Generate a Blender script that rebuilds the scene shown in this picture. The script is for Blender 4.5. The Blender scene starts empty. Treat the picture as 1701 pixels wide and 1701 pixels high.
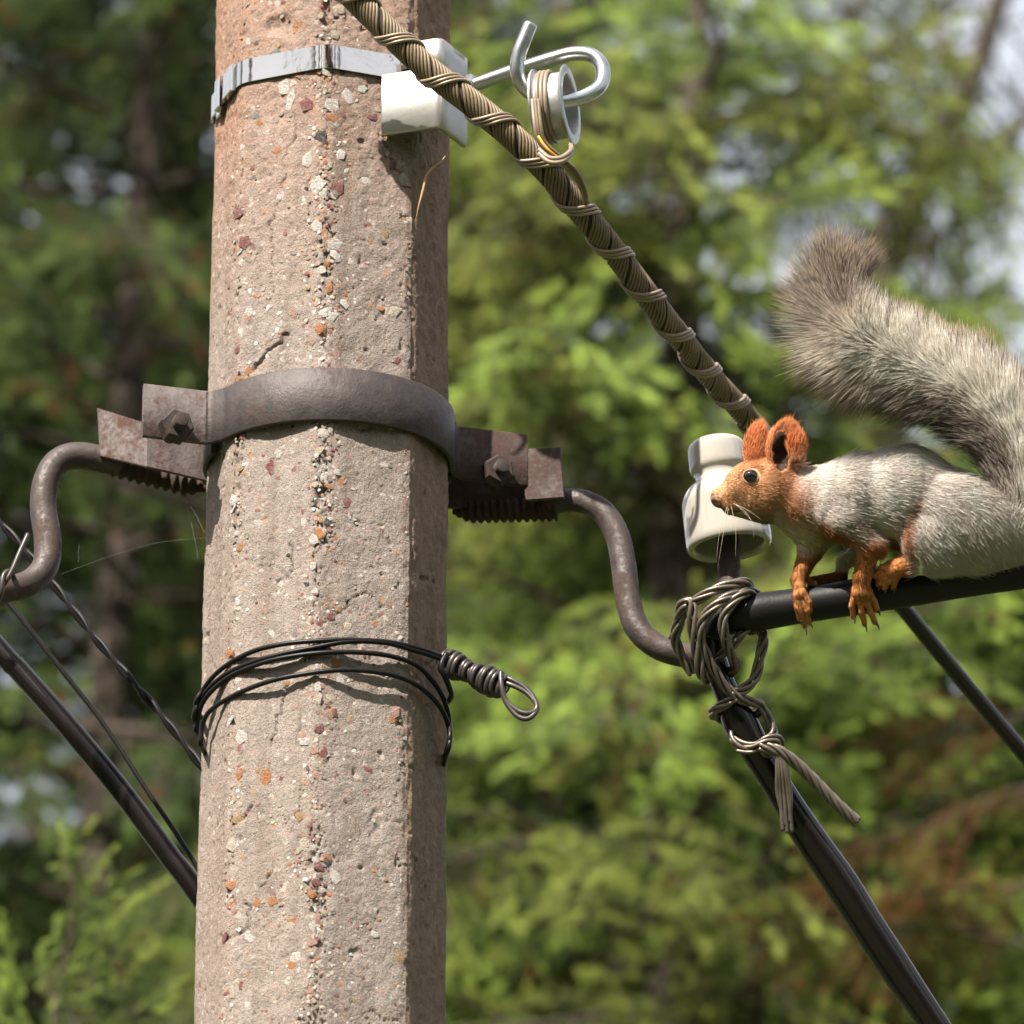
import bpy, math, random
import numpy as np
from mathutils import Vector, Matrix

# ------------------------------------------------------------------ camera, sky, sun, exposure
sc = bpy.context.scene
D = 3.5                       # metres from the lens to the pole
EL = math.radians(21.0)       # the lens looks up at the pole
F = 8755.0                    # focal length in pixels of the 1701 px photograph
CAM = np.array([0.0, -D * math.cos(EL), 1.62])
cd = bpy.data.cameras.new("camera")
cam = bpy.data.objects.new("camera", cd)
sc.collection.objects.link(cam)
cam.location = CAM
cam.rotation_euler = (math.radians(90.0) + EL, 0, 0)
cd.sensor_width = 36.0
cd.lens = 36.0 * F / 1701.0
cd.clip_end = 2000.0
cd.dof.use_dof = True
cd.dof.focus_distance = 3.43
cd.dof.aperture_fstop = 9.8
sc.camera = cam

SUN_AZ, SUN_EL = math.radians(-32.0), math.radians(48.0)   # from the left, behind the lens
sdir = Vector((math.sin(SUN_AZ) * math.cos(SUN_EL), -math.cos(SUN_AZ) * math.cos(SUN_EL), math.sin(SUN_EL)))
w = bpy.data.worlds.new("World"); sc.world = w; w.use_nodes = True
wn = w.node_tree
sky = wn.nodes.new("ShaderNodeTexSky"); sky.sky_type = 'NISHITA'; sky.sun_disc = False
sky.sun_elevation = SUN_EL
sky.sun_rotation = math.atan2(sdir.x, sdir.y)
sky.air_density = 1.0; sky.dust_density = 4.5; sky.ozone_density = 0.6
bg = wn.nodes["Background"]; bg.inputs[1].default_value = 0.068
wtc = wn.nodes.new("ShaderNodeTexCoord"); wno = wn.nodes.new("ShaderNodeTexNoise")
wno.inputs["Scale"].default_value = 2.2; wno.inputs["Detail"].default_value = 7; wno.inputs["Roughness"].default_value = 0.6
wrm = wn.nodes.new("ShaderNodeValToRGB"); wrm.color_ramp.elements[0].position = 0.34; wrm.color_ramp.elements[1].position = 0.58
wmx = wn.nodes.new("ShaderNodeMix"); wmx.data_type = 'RGBA'; wmx.inputs[7].default_value = (7.6, 7.8, 8.2, 1)
wn.links.new(wtc.outputs["Generated"], wno.inputs["Vector"]); wn.links.new(wno.outputs["Fac"], wrm.inputs[0])
wn.links.new(wrm.outputs[0], wmx.inputs[0]); wn.links.new(sky.outputs[0], wmx.inputs[6]); wn.links.new(wmx.outputs[2], bg.inputs[0])
sl = bpy.data.lights.new("sun", 'SUN'); sl.energy = 5.0; sl.angle = math.radians(0.5); sl.color = (1.0, 0.93, 0.82)
sun = bpy.data.objects.new("sun", sl); sc.collection.objects.link(sun)
sun.location = (0, 0, 30)
sun.rotation_euler = sdir.to_track_quat('Z', 'Y').to_euler()
sc.view_settings.view_transform = 'Standard'; sc.view_settings.look = 'None'
sc.view_settings.gamma = 1.0; sc.view_settings.use_curve_mapping = False
sc.view_settings.exposure = 1.18
sc.cycles.max_bounces = 6; sc.cycles.diffuse_bounces = 3; sc.cycles.glossy_bounces = 3; sc.cycles.transmission_bounces = 4
sc.cycles.caustics_reflective = False; sc.cycles.caustics_refractive = False
sc.cycles.adaptive_threshold = 0.02

rng = np.random.default_rng(7)
random.seed(7)
R_ = np.array([1.0, 0, 0]); U_ = np.array([0, -math.sin(EL), math.cos(EL)]); FW = np.array([0, math.cos(EL), math.sin(EL)])
T_ = -FW
PX = D / F                    # metres per photograph pixel at the pole


def at(px, py, Y=0.0):
    """point of the vertical plane y = Y behind a photograph pixel"""
    d = FW + R_ * (px - 850.5) / F + U_ * (850.5 - py) / F
    return CAM + d * ((Y - CAM[1]) / d[1])


def atd(px, py, dep):
    return CAM + (FW + R_ * (px - 850.5) / F + U_ * (850.5 - py) / F) * dep


# ------------------------------------------------------------------ mesh helpers
def nrm(v):
    v = np.asarray(v, float)
    return v / np.maximum(np.linalg.norm(v, axis=-1, keepdims=True), 1e-12)


def mesh_np(name, V, Fs, smooth=True):
    """V (n,3); Fs list of (m,k) index arrays"""
    me = bpy.data.meshes.new(name)
    V = np.ascontiguousarray(V, np.float32)
    me.vertices.add(len(V)); me.vertices.foreach_set("co", V.ravel())
    Fs = [np.asarray(f, np.int32) for f in Fs if len(f)]
    nl = sum(f.size for f in Fs); npoly = sum(len(f) for f in Fs)
    me.loops.add(nl); me.polygons.add(npoly)
    me.loops.foreach_set("vertex_index", np.concatenate([f.ravel() for f in Fs]))
    st, o = [], 0
    for f in Fs:
        st.append(o + np.arange(len(f)) * f.shape[1]); o += f.size
    me.polygons.foreach_set("loop_start", np.concatenate(st).astype(np.int32))
    me.polygons.foreach_set("use_smooth", np.full(npoly, smooth, bool))
    me.update(calc_edges=True)
    return me


class MB:
    def __init__(s):
        s.v = []; s.f = {}; s.n = 0

    def add(s, V, Fl):
        V = np.asarray(V, float)
        for f in Fl:
            f = np.asarray(f, np.int64)
            if len(f) == 0: continue
            s.f.setdefault(f.shape[1], []).append(f + s.n)
        s.v.append(V); s.n += len(V)
        return s

    def mesh(s, name, off=(0, 0, 0), smooth=True):
        return mesh_np(name, np.concatenate(s.v) - np.asarray(off), [np.concatenate(x) for x in s.f.values()], smooth)

    def build(s, name, m, parent=None, smooth=True, sharp=None):
        off = np.array(parent.matrix_world.translation if parent is None else wloc(parent)) if parent is not None else np.zeros(3)
        me = s.mesh(name, off, smooth)
        if sharp is not None: me.set_sharp_from_angle(angle=math.radians(sharp))
        return link(name, me, m, parent)


def wloc(o):
    p = Vector(o.location)
    while o.parent is not None:
        o = o.parent; p = p + o.location
    return np.array(p)


def link(name, me, m, parent=None):
    o = bpy.data.objects.new(name, me)
    if m is not None and len(me.materials) == 0: me.materials.append(m)
    sc.collection.objects.link(o)
    o.parent = parent
    return o


def tag(o, label=None, cat=None, group=None, kind=None):
    if label: o["label"] = label
    if cat: o["category"] = cat
    if group: o["group"] = group
    if kind: o["kind"] = kind
    return o


def thing(name, loc, label, cat, group=None):
    o = bpy.data.objects.new(name, None); sc.collection.objects.link(o)
    o.location = loc; o.empty_display_size = 0.05
    return tag(o, label, cat, group)


def spline(P, n):
    """Catmull-Rom through P, n samples evenly spaced along the curve"""
    P = np.asarray(P, float)
    Q = np.vstack([2 * P[0] - P[1], P, 2 * P[-1] - P[-2]])
    t = np.linspace(0, 1, 24, endpoint=False)[:, None]
    out = []
    for i in range(1, len(Q) - 2):
        a, b, c, d = Q[i - 1], Q[i], Q[i + 1], Q[i + 2]
        out.append(0.5 * (2 * b + (c - a) * t + (2 * a - 5 * b + 4 * c - d) * t ** 2 + (3 * b - a - 3 * c + d) * t ** 3))
    out.append(P[-1:]); C = np.vstack(out)
    s = np.r_[0, np.cumsum(np.linalg.norm(np.diff(C[:, :3], axis=0), axis=1))]
    u = np.linspace(0, s[-1], n)
    return np.stack([np.interp(u, s, C[:, k]) for k in range(C.shape[1])], 1)


def frames(P):
    T = nrm(np.gradient(P, axis=0))
    n = len(P); N = np.zeros_like(P)
    a = np.array([0, 0, 1.0]) if abs(T[0][2]) < 0.9 else np.array([1.0, 0, 0])
    N[0] = nrm(a - T[0] * a.dot(T[0]))
    for i in range(1, n):
        v = N[i - 1] - T[i] * N[i - 1].dot(T[i])
        N[i] = nrm(v)
    return T, N, np.cross(T, N)


def tube(P, r, k=12, caps=True, fr=None):
    P = np.asarray(P, float); n = len(P)
    T, N, B = frames(P) if fr is None else fr
    r = np.broadcast_to(np.asarray(r, float), (n,))
    a = np.linspace(0, 2 * np.pi, k, endpoint=False)
    V = P[:, None] + r[:, None, None] * (np.cos(a)[None, :, None] * N[:, None] + np.sin(a)[None, :, None] * B[:, None])
    V = V.reshape(-1, 3)
    i = np.arange(n - 1)[:, None] * k; j = np.arange(k)[None]; j2 = (j + 1) % k
    q = np.stack([i + j, i + j2, i + k + j2, i + k + j], -1).reshape(-1, 4)
    Fl = [q]
    if caps:
        V = np.vstack([V, P[0] - T[0] * r[0] * 0.25, P[-1] + T[-1] * r[-1] * 0.25]); c0, c1 = n * k, n * k + 1
        jj = np.arange(k)
        Fl.append(np.stack([np.full(k, c0), (jj + 1) % k, jj], 1))
        Fl.append(np.stack([np.full(k, c1), (n - 1) * k + jj, (n - 1) * k + (jj + 1) % k], 1))
    return V, Fl


def bundle(P, rad, rs, count, pitch, k=6, phase=0.0, mb=None, rn=None):
    """strands twisted round a path"""
    T, N, B = frames(P)
    s = np.r_[0, np.cumsum(np.linalg.norm(np.diff(P, axis=0), axis=1))]
    mb = mb or MB()
    for c in range(count):
        a = phase + 2 * np.pi * c / count + 2 * np.pi * s / pitch
        Q = P + rad * (np.cos(a)[:, None] * N + np.sin(a)[:, None] * B)
        mb.add(*tube(Q, rs, k))
    return mb


def pts(L, n, scale=True):
    return spline([at(*p) for p in L], n)


def lathe(prof, O, A, k=48):
    A = nrm(A); a = np.array([1.0, 0, 0]) if abs(A[0]) < 0.8 else np.array([0, 1.0, 0])
    N = nrm(a - A * a.dot(A)); B = np.cross(A, N)
    th = np.linspace(0, 2 * np.pi, k, endpoint=False)
    V = np.concatenate([O + A * h + r * (np.cos(th)[:, None] * N + np.sin(th)[:, None] * B) for r, h in prof])
    n = len(prof)
    i = np.arange(n - 1)[:, None] * k; j = np.arange(k)[None]; j2 = (j + 1) % k
    return V, [np.stack([i + j, i + j2, i + k + j2, i + k + j], -1).reshape(-1, 4)]


def plate(corners, th, mb=None, bev=0.0):
    """flat plate from a polygon of points, thickened away from the lens"""
    P = np.asarray(corners, float); n = len(P)
    c = P.mean(0); nr = np.zeros(3)
    for i in range(n): nr += np.cross(P[i] - c, P[(i + 1) % n] - c)
    nr = nrm(nr)
    if nr.dot(T_) < 0: nr = -nr
    mb = mb or MB()
    if bev:
        I = c + (P - c) * (1 - bev / np.linalg.norm(P - c, axis=1))[:, None]
        rings = [I, P - nr * bev, P - nr * (th - bev), I - nr * th]
    else:
        rings = [P, P - nr * th]
    V = np.concatenate(rings); m = len(rings)
    Fq = [[r * n + i, r * n + (i + 1) % n, (r + 1) * n + (i + 1) % n, (r + 1) * n + i] for r in range(m - 1) for i in range(n)]
    mb.add(V, [np.array(Fq), np.array([list(range(n))[::-1]]), np.array([[(m - 1) * n + i for i in range(n)]])])
    return mb


# value noise on the CPU (for geometry only)
_perm = np.random.default_rng(3).random((64, 64, 64)).astype(np.float32)


def vnoise(P, f):
    Q = np.asarray(P) * f + 1000.0
    i = np.floor(Q).astype(int); t = Q - i; t = t * t * (3 - 2 * t)
    r = 0
    for a in (0, 1):
        for b in (0, 1):
            for c in (0, 1):
                wgt = (t[:, 0] if a else 1 - t[:, 0]) * (t[:, 1] if b else 1 - t[:, 1]) * (t[:, 2] if c else 1 - t[:, 2])
                r = r + wgt * _perm[(i[:, 0] + a) % 64, (i[:, 1] + b) % 64, (i[:, 2] + c) % 64]
    return r * 2 - 1


# ------------------------------------------------------------------ materials
class NT:
    def __init__(s, name):
        s.m = bpy.data.materials.new(name); s.m.use_nodes = True
        s.t = s.m.node_tree; s.b = s.t.nodes["Principled BSDF"]
        s.tc = s.t.nodes.new("ShaderNodeTexCoord")

    def n(s, typ, **kw):
        nd = s.t.nodes.new(typ)
        for k, v in kw.items():
            if k.startswith("i_"):
                key = k[2:]; nd.inputs[int(key) if key.isdigit() else key].default_value = v
            else: setattr(nd, k, v)
        return nd

    def l(s, a, b): s.t.links.new(a, b)

    def noise(s, scale, detail=4, rough=0.55, vec=None, dist=0.0):
        nd = s.n("ShaderNodeTexNoise"); nd.inputs["Scale"].default_value = scale
        nd.inputs["Detail"].default_value = detail; nd.inputs["Roughness"].default_value = rough
        nd.inputs["Distortion"].default_value = dist
        s.l(vec or s.tc.outputs["Object"], nd.inputs["Vector"])
        return nd.outputs["Fac"]

    def ramp(s, fac, stops, interp='LINEAR'):
        nd = s.n("ShaderNodeValToRGB"); cr = nd.color_ramp; cr.interpolation = interp
        while len(cr.elements) < len(stops): cr.elements.new(0.5)
        for e, (p, c) in zip(cr.elements, stops):
            e.position = p; e.color = (*c, 1) if len(c) == 3 else c
        s.l(fac, nd.inputs[0]); return nd.outputs[0]

    def mix(s, fac, a, b, mode='MIX'):
        nd = s.n("ShaderNodeMix", data_type='RGBA', blend_type=mode)
        for sock, v in ((nd.inputs[0], fac), (nd.inputs[6], a), (nd.inputs[7], b)):
            if hasattr(v, "is_linked"): s.l(v, sock)
            elif isinstance(v, (int, float)): sock.default_value = v
            else: sock.default_value = (*v, 1)
        return nd.outputs[2]

    def bump(s, h, strength, dist, prev=None):
        nd = s.n("ShaderNodeBump"); nd.inputs["Strength"].default_value = strength; nd.inputs["Distance"].default_value = dist
        s.l(h, nd.inputs["Height"])
        if prev is not None: s.l(prev, nd.inputs["Normal"])
        return nd.outputs[0]

    def base(s, c):
        if hasattr(c, "is_linked"): s.l(c, s.b.inputs["Base Color"])
        else: s.b.inputs["Base Color"].default_value = (*c, 1)

    def rough(s, v, metal=0.0):
        if hasattr(v, "is_linked"): s.l(v, s.b.inputs["Roughness"])
        else: s.b.inputs["Roughness"].default_value = v
        s.b.inputs["Metallic"].default_value = metal


def m_simple(name, c, rough=0.6, metal=0.0, var=0.25, scale=60.0, bump=0.0, bscale=400.0):
    t = NT(name); c = np.array(c)
    t.base(t.ramp(t.noise(scale, 5), [(0.25, tuple(c * (1 - var))), (0.75, tuple(np.minimum(c * (1 + var), 1)))]))
    t.rough(rough, metal)
    if bump: t.l(t.bump(t.noise(bscale, 4), bump, 0.001), t.b.inputs["Normal"])
    return t.m


def m_rust(name, steel, rust, amount=0.5, metal=0.35, rough=0.55):
    t = NT(name)
    big = t.noise(28, 6, 0.65); fine = t.noise(260, 5, 0.7)
    f = t.ramp(t.mix(0.45, big, fine), [(amount - 0.06, (0, 0, 0)), (amount + 0.07, (1, 1, 1))])
    s2 = t.ramp(t.noise(90, 5), [(0.3, tuple(np.array(steel) * 0.72)), (0.72, tuple(np.array(steel) * 1.3))])
    r2 = t.ramp(fine, [(0.3, tuple(np.array(rust) * 0.45)), (0.6, tuple(rust)), (0.8, tuple(np.minimum(np.array(rust) * 1.7, 1)))])
    t.base(t.mix(f, s2, r2)); t.rough(t.ramp(f, [(0, (rough,) * 3), (1, (0.9,) * 3)]), 0)
    nd = t.n("ShaderNodeMath", operation='MULTIPLY'); t.l(f, nd.inputs[0]); nd.inputs[1].default_value = -metal
    nd2 = t.n("ShaderNodeMath", operation='ADD'); t.l(nd.outputs[0], nd2.inputs[0]); nd2.inputs[1].default_value = metal
    t.l(nd2.outputs[0], t.b.inputs["Metallic"])
    b1 = t.bump(fine, 0.6, 0.0010); t.l(t.bump(big, 0.12, 0.001, b1), t.b.inputs["Normal"])
    return t.m


def m_attr(name, rough=0.65, translucent=0.0, spec=0.3, sheen=0.0):
    t = NT(name)
    a = t.n("ShaderNodeAttribute", attribute_name="pigment")
    t.base(a.outputs["Color"]); t.rough(rough); t.b.inputs["Specular IOR Level"].default_value = spec
    if translucent:
        tr = t.n("ShaderNodeBsdfTranslucent"); t.l(a.outputs["Color"], tr.inputs[0])
        mx = t.n("ShaderNodeMixShader"); mx.inputs[0].default_value = translucent
        out = t.t.nodes["Material Output"]
        t.l(t.b.outputs[0], mx.inputs[1]); t.l(tr.outputs[0], mx.inputs[2]); t.l(mx.outputs[0], out.inputs[0])
    return t.m


def m_concrete():
    t = NT("weathered_concrete")
    at_ = t.n("ShaderNodeAttribute", attribute_name="stain")
    big = t.noise(7, 6, 0.6); mid = t.noise(60, 6, 0.65); fine = t.noise(520, 4, 0.7); sand = t.noise(1500, 2, 0.6)
    c = t.ramp(mid, [(0.28, (0.185, 0.154, 0.138)), (0.5, (0.285, 0.248, 0.225)), (0.75, (0.37, 0.333, 0.305))])
    c = t.mix(t.ramp(fine, [(0.35, (0, 0, 0)), (0.62, (0.75,) * 3)]), c, (0.37, 0.322, 0.29))
    c = t.mix(t.ramp(sand, [(0.36, (0.85,) * 3), (0.44, (0, 0, 0))]), c, (0.13, 0.09, 0.07))
    c = t.mix(t.ramp(sand, [(0.62, (0, 0, 0)), (0.70, (0.55,) * 3)]), c, (0.52, 0.46, 0.42))
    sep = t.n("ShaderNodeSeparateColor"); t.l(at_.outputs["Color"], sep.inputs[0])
    # iron-red tint of the upper shaft and of the weather side
    m1 = t.n("ShaderNodeMath", operation='MULTIPLY'); t.l(sep.outputs[0], m1.inputs[0]); t.l(t.ramp(big, [(0.2, (0.25,) * 3), (0.7, (1, 1, 1))]), m1.inputs[1])
    c = t.mix(m1.outputs[0], c, t.ramp(fine, [(0.3, (0.23, 0.10, 0.055)), (0.7, (0.50, 0.29, 0.19))]))
    # brown lichen and dirt of the damp side
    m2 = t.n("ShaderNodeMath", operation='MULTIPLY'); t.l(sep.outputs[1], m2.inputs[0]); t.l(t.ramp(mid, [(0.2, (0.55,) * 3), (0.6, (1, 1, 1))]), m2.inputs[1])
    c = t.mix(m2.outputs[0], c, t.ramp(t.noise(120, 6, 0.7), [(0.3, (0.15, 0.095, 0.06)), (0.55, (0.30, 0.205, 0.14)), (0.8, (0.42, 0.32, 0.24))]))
    # embedded sand-size stones, only colour at this size
    vo = t.n("ShaderNodeTexVoronoi", feature='F1'); vo.inputs["Scale"].default_value = 210; vn = t.n("ShaderNodeTexNoise"); vn.inputs["Scale"].default_value = 240; t.l(t.tc.outputs["Object"], vn.inputs["Vector"]); va = t.n("ShaderNodeVectorMath", operation='MULTIPLY_ADD'); t.l(vn.outputs["Color"], va.inputs[0]); va.inputs[1].default_value = (0.006, 0.006, 0.006); t.l(t.tc.outputs["Object"], va.inputs[2]); t.l(va.outputs[0], vo.inputs["Vector"])
    sepv = t.n("ShaderNodeSeparateColor"); t.l(vo.outputs["Color"], sepv.inputs[0])
    stone = t.ramp(sepv.outputs[0], [(0.0, (0.48, 0.42, 0.38)), (0.36, (0.40, 0.25, 0.20)), (0.55, (0.20, 0.08, 0.07)), (0.68, (0.40, 0.20, 0.10)), (0.80, (0.50, 0.45, 0.41)), (0.92, (0.42, 0.31, 0.27))], 'CONSTANT')
    g1 = t.n("ShaderNodeMath", operation='GREATER_THAN'); t.l(sepv.outputs[1], g1.inputs[0]); g1.inputs[1].default_value = 0.80
    g2 = t.n("ShaderNodeMath", operation='LESS_THAN'); t.l(vo.outputs["Distance"], g2.inputs[0]); g2.inputs[1].default_value = 0.36
    g = t.n("ShaderNodeMath", operation='MULTIPLY'); t.l(g1.outputs[0], g.inputs[0]); t.l(g2.outputs[0], g.inputs[1])
    g3 = t.n("ShaderNodeMath", operation='MULTIPLY'); t.l(g.outputs[0], g3.inputs[0]); g4 = t.n("ShaderNodeMath", operation='MULTIPLY_ADD'); t.l(sep.outputs[1], g4.inputs[0]); g4.inputs[1].default_value = -0.8; g4.inputs[2].default_value = 0.75; t.l(g4.outputs[0], g3.inputs[1])
    c = t.mix(g3.outputs[0], c, stone)
    mp = t.n("ShaderNodeMapping"); mp.inputs["Scale"].default_value = (1, 1, 0.07); t.l(t.tc.outputs["Object"], mp.inputs["Vector"])
    c = t.mix(t.ramp(t.noise(70, 5, 0.6, mp.outputs[0]), [(0.50, (0, 0, 0)), (0.72, (0.55,) * 3)]), c, (0.17, 0.125, 0.10))
    t.base(c); t.rough(0.9); t.b.inputs["Specular IOR Level"].default_value = 0.2
    b = t.bump(sand, 0.9, 0.0009); b = t.bump(fine, 0.8, 0.0018, b); b = t.bump(mid, 0.3, 0.003, b)
    t.l(b, t.b.inputs["Normal"])
    return t.m


M = {}
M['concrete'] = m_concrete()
M['clamp'] = m_rust("weathered_steel", (0.062, 0.05, 0.049), (0.06, 0.032, 0.026), 0.58, 0.3, 0.55)
M['flange'] = m_rust("rusty_plate", (0.15, 0.125, 0.12), (0.075, 0.032, 0.024), 0.50, 0.3, 0.6)
M['flange_dark'] = m_rust("rusty_dark_plate", (0.085, 0.066, 0.062), (0.065, 0.032, 0.026), 0.48, 0.3, 0.65)
M['rod'] = m_rust("rusty_rod", (0.068, 0.056, 0.053), (0.062, 0.036, 0.027), 0.50, 0.35, 0.45)
M['thread'] = m_rust("rusty_thread", (0.045, 0.032, 0.026), (0.06, 0.032, 0.022), 0.45, 0.2, 0.7)
M['nut'] = m_rust("rusty_nut", (0.042, 0.031, 0.027), (0.05, 0.024, 0.016), 0.55, 0.3, 0.6)
M['rust_stain'] = m_simple("orange_rust", (0.27, 0.115, 0.07), 0.9, 0, 0.5, 300)
M['galv'] = m_simple("galvanised_steel", (0.56, 0.57, 0.58), 0.27, 1.0, 0.14, 60, 0.12, 300)
M['galv_dull'] = m_simple("dull_zinc", (0.52, 0.52, 0.52), 0.45, 0.85, 0.2, 90, 0.2, 300)
M['alu'] = m_simple("cast_aluminium", (0.52, 0.50, 0.47), 0.34, 0.75, 0.16, 25, 0.15, 150)
M['strap'] = m_simple("stainless_strap", (0.68, 0.65, 0.62), 0.07, 1.0, 0.06, 30, 0.45, 38)
M['porcelain'] = m_simple("porcelain_glaze", (0.40, 0.375, 0.335), 0.08, 0, 0.05, 20)
M['porcelain'].node_tree.nodes["Principled BSDF"].inputs["Coat Weight"].default_value = 0.6
M['cable'] = m_simple("black_rubber", (0.006, 0.0055, 0.006), 0.48, 0, 0.5, 50, 0.16, 500)
M['cable'].node_tree.nodes["Principled BSDF"].inputs["Specular IOR Level"].default_value = 0.3
M['cable_gloss'] = m_simple("black_plastic_sheath", (0.0065, 0.0045, 0.004), 0.2, 0, 0.35, 40, 0.05, 120)
M['cable_gloss'].node_tree.nodes["Principled BSDF"].inputs["Specular IOR Level"].default_value = 0.45
M['wire_black'] = m_simple("black_wire", (0.008, 0.0065, 0.006), 0.42, 0.0, 0.4, 120, 0.1, 500)
M['wire_black'].node_tree.nodes["Principled BSDF"].inputs["Specular IOR Level"].default_value = 0.25
M['wire_old'] = m_simple("weathered_wire", (0.19, 0.14, 0.085), 0.55, 0.1, 0.22, 130, 0.15, 600)
M['wire_pale'] = m_simple("pale_tie_wire", (0.30, 0.23, 0.17), 0.45, 0.2, 0.15, 150, 0.1, 600)
M['wire_alu'] = m_simple("aluminium_strand", (0.17, 0.14, 0.115), 0.4, 0.55, 0.25, 150, 0.15, 600)
M['bundle_core'] = m_simple("dark_bundle_core", (0.035, 0.028, 0.02), 0.8, 0, 0.3, 100)
M['coil'] = m_simple("grey_iron_wire", (0.075, 0.066, 0.062), 0.38, 0.5, 0.3, 150, 0.1, 500)
M['silk'] = m_simple("spider_silk", (0.35, 0.35, 0.35), 0.5, 0, 0.05, 10)
M['fibre'] = m_simple("dry_root_fibre", (0.45, 0.27, 0.14), 0.9, 0, 0.3, 200)
M['yellow'] = m_simple("yellow_thread", (0.75, 0.38, 0.04), 0.6, 0, 0.2, 300)
STONES = {
    'white_quartz': (0.60, 0.55, 0.51), 'cream_stone': (0.50, 0.42, 0.34), 'pink_stone': (0.42, 0.25, 0.21),
    'maroon_stone': (0.22, 0.08, 0.075), 'orange_stone': (0.42, 0.185, 0.08), 'ochre_stone': (0.37, 0.235, 0.11),
    'grey_stone': (0.27, 0.245, 0.225), 'dark_stone': (0.05, 0.045, 0.045)}
for k_, c_ in STONES.items():
    t = NT(k_); c_ = np.array(c_)
    cc = t.ramp(t.noise(3.0, 6, 0.7), [(0.25, tuple(c_ * 0.6)), (0.5, tuple(c_)), (0.75, tuple(np.minimum(c_ * 1.3, 1)))])
    oi = t.n("ShaderNodeObjectInfo"); ad = t.n("ShaderNodeVectorMath", operation='ADD'); t.l(t.tc.outputs["Object"], ad.inputs[0]); t.l(oi.outputs["Random"], ad.inputs[1])
    t.base(t.mix(t.ramp(t.noise(2.2, 5, 0.7, ad.outputs[0]), [(0.50, (0, 0, 0)), (0.62, (0.7,) * 3)]), cc, (0.31, 0.26, 0.225)))
    t.rough(0.85); t.l(t.bump(t.noise(4.0, 6, 0.7), 0.6, 0.25), t.b.inputs["Normal"]); M[k_] = t.m
M['grit'] = m_attr("mixed_grit", 0.8, 0, 0.3)

# ------------------------------------------------------------------ ground
t = NT("forest_floor")
t.base(t.ramp(t.noise(1.3, 8), [(0.3, (0.06, 0.045, 0.03)), (0.6, (0.05, 0.08, 0.025)), (0.8, (0.12, 0.10, 0.06))])); t.rough(0.95)
t.l(t.bump(t.noise(20, 8), 0.6, 0.05), t.b.inputs["Normal"])
gx = np.linspace(-600, 600, 61); gy = np.linspace(-600, 600, 61)
G = np.stack(np.meshgrid(gx, gy, indexing='ij'), -1).reshape(-1, 2)
gi = (np.arange(60)[:, None] * 61 + np.arange(60)[None]).reshape(-1)
g_o = link("ground", mesh_np("ground", np.c_[G, np.zeros(len(G))], [np.stack([gi, gi + 61, gi + 62, gi + 1], 1)]), t.m)
tag(g_o, kind="structure")

# ------------------------------------------------------------------ the concrete pole
PR = 0.0822                                    # circumradius of the octagon
PCX = at(543, 850, 0)[0]
A0 = -0.8                                     # degrees: turn of the octagon
ZT, ZB = at(543, -25, 0)[2] + 0.02, at(543, 1726, 0)[2] - 0.06


def oct_r(th, R=PR, rnd=0.0011):
    ap = R * math.cos(math.pi / 8)
    a = np.mod(np.degrees(th) - A0, 45.0) - 22.5
    r = ap / np.cos(np.radians(a))
    e = 22.5 - np.abs(a)                       # degrees to the next arris
    return r - rnd * np.exp(-(e / 2.2) ** 2)


def ang_arris(th):
    a = np.mod(np.degrees(th) - A0, 45.0)
    return np.minimum(a, 45 - a)


pole = thing("concrete_pole", (PCX, 0, 0), "tall grey concrete pole with worn edges and exposed pink pebbles", "utility pole")
th = np.r_[np.radians(np.linspace(-112, 102, 330)), np.radians(np.linspace(110, 240, 14))]
zf = np.arange(ZB, ZT, 0.00115)
zz = np.r_[[0.0, 0.8, 1.6], zf, [ZT + 0.3, ZT + 1.0, ZT + 2.2, 6.5]]
TH, ZZ = np.meshgrid(th, zz, indexing='xy')
TH = TH.ravel(); ZZ = ZZ.ravel()
wob = np.radians(1.6) * vnoise(np.stack([ZZ * 14, ZZ * 0 + np.floor(np.degrees(TH) / 40), ZZ * 0], 1), 1.0) + np.radians(0.9) * vnoise(np.stack([ZZ * 60, ZZ * 0 + np.floor(np.degrees(TH) / 40), ZZ * 0 + 4], 1), 1.0)
rr = oct_r(TH)
base = np.stack([np.sin(TH) * rr, -np.cos(TH) * rr, ZZ], 1)
vis = (ZZ > ZB - 1e-6) & (ZZ < ZT + 1e-6)
n1 = vnoise(base, 700); n2 = vnoise(base, 260); n3 = vnoise(base + 5, 90); n4 = vnoise(base * [1, 1, 0.35] + 9, 55)
ea = ang_arris(TH + wob)
deg = np.degrees(TH)
wear = np.exp(-(ea / (3.4 + 2.2 * vnoise(np.stack([ZZ * 22, ZZ * 0, ZZ * 0 + 11], 1), 1.0))) ** 2)
topness = np.clip((ZZ - at(543, 620, 0)[2]) / 0.25, 0, 1)
disp = 0.00022 * n1 + 0.00035 * n2 * (1 + 0.8 * topness) + 0.0006 * n3
wk = np.where(np.abs(deg - A0) < 10, 1.0, np.where(np.abs(deg - A0 + 45) < 9, 0.8, 0.4))
disp -= wk * wear * np.clip(n4 * 1.1 + n3 * 0.7 + n2 * 0.6 + 0.2, 0, 2) * 0.0036
pit = vnoise(base + 31, 180); disp -= np.clip(pit - 0.62, 0, 1) * 0.0045
# broken cavities of the upper shaft and rougher damp side
disp -= topness * np.clip(vnoise(base * [1, 1, 0.6] + 50, 75) - 0.42, 0, 1) * 0.006
disp -= np.where(deg > A0 + 45, 1, 0) * np.clip(vnoise(base * [1, 1, 0.25] + 77, 120), 0, 1) * 0.0012 * (1 + topness)


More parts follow.
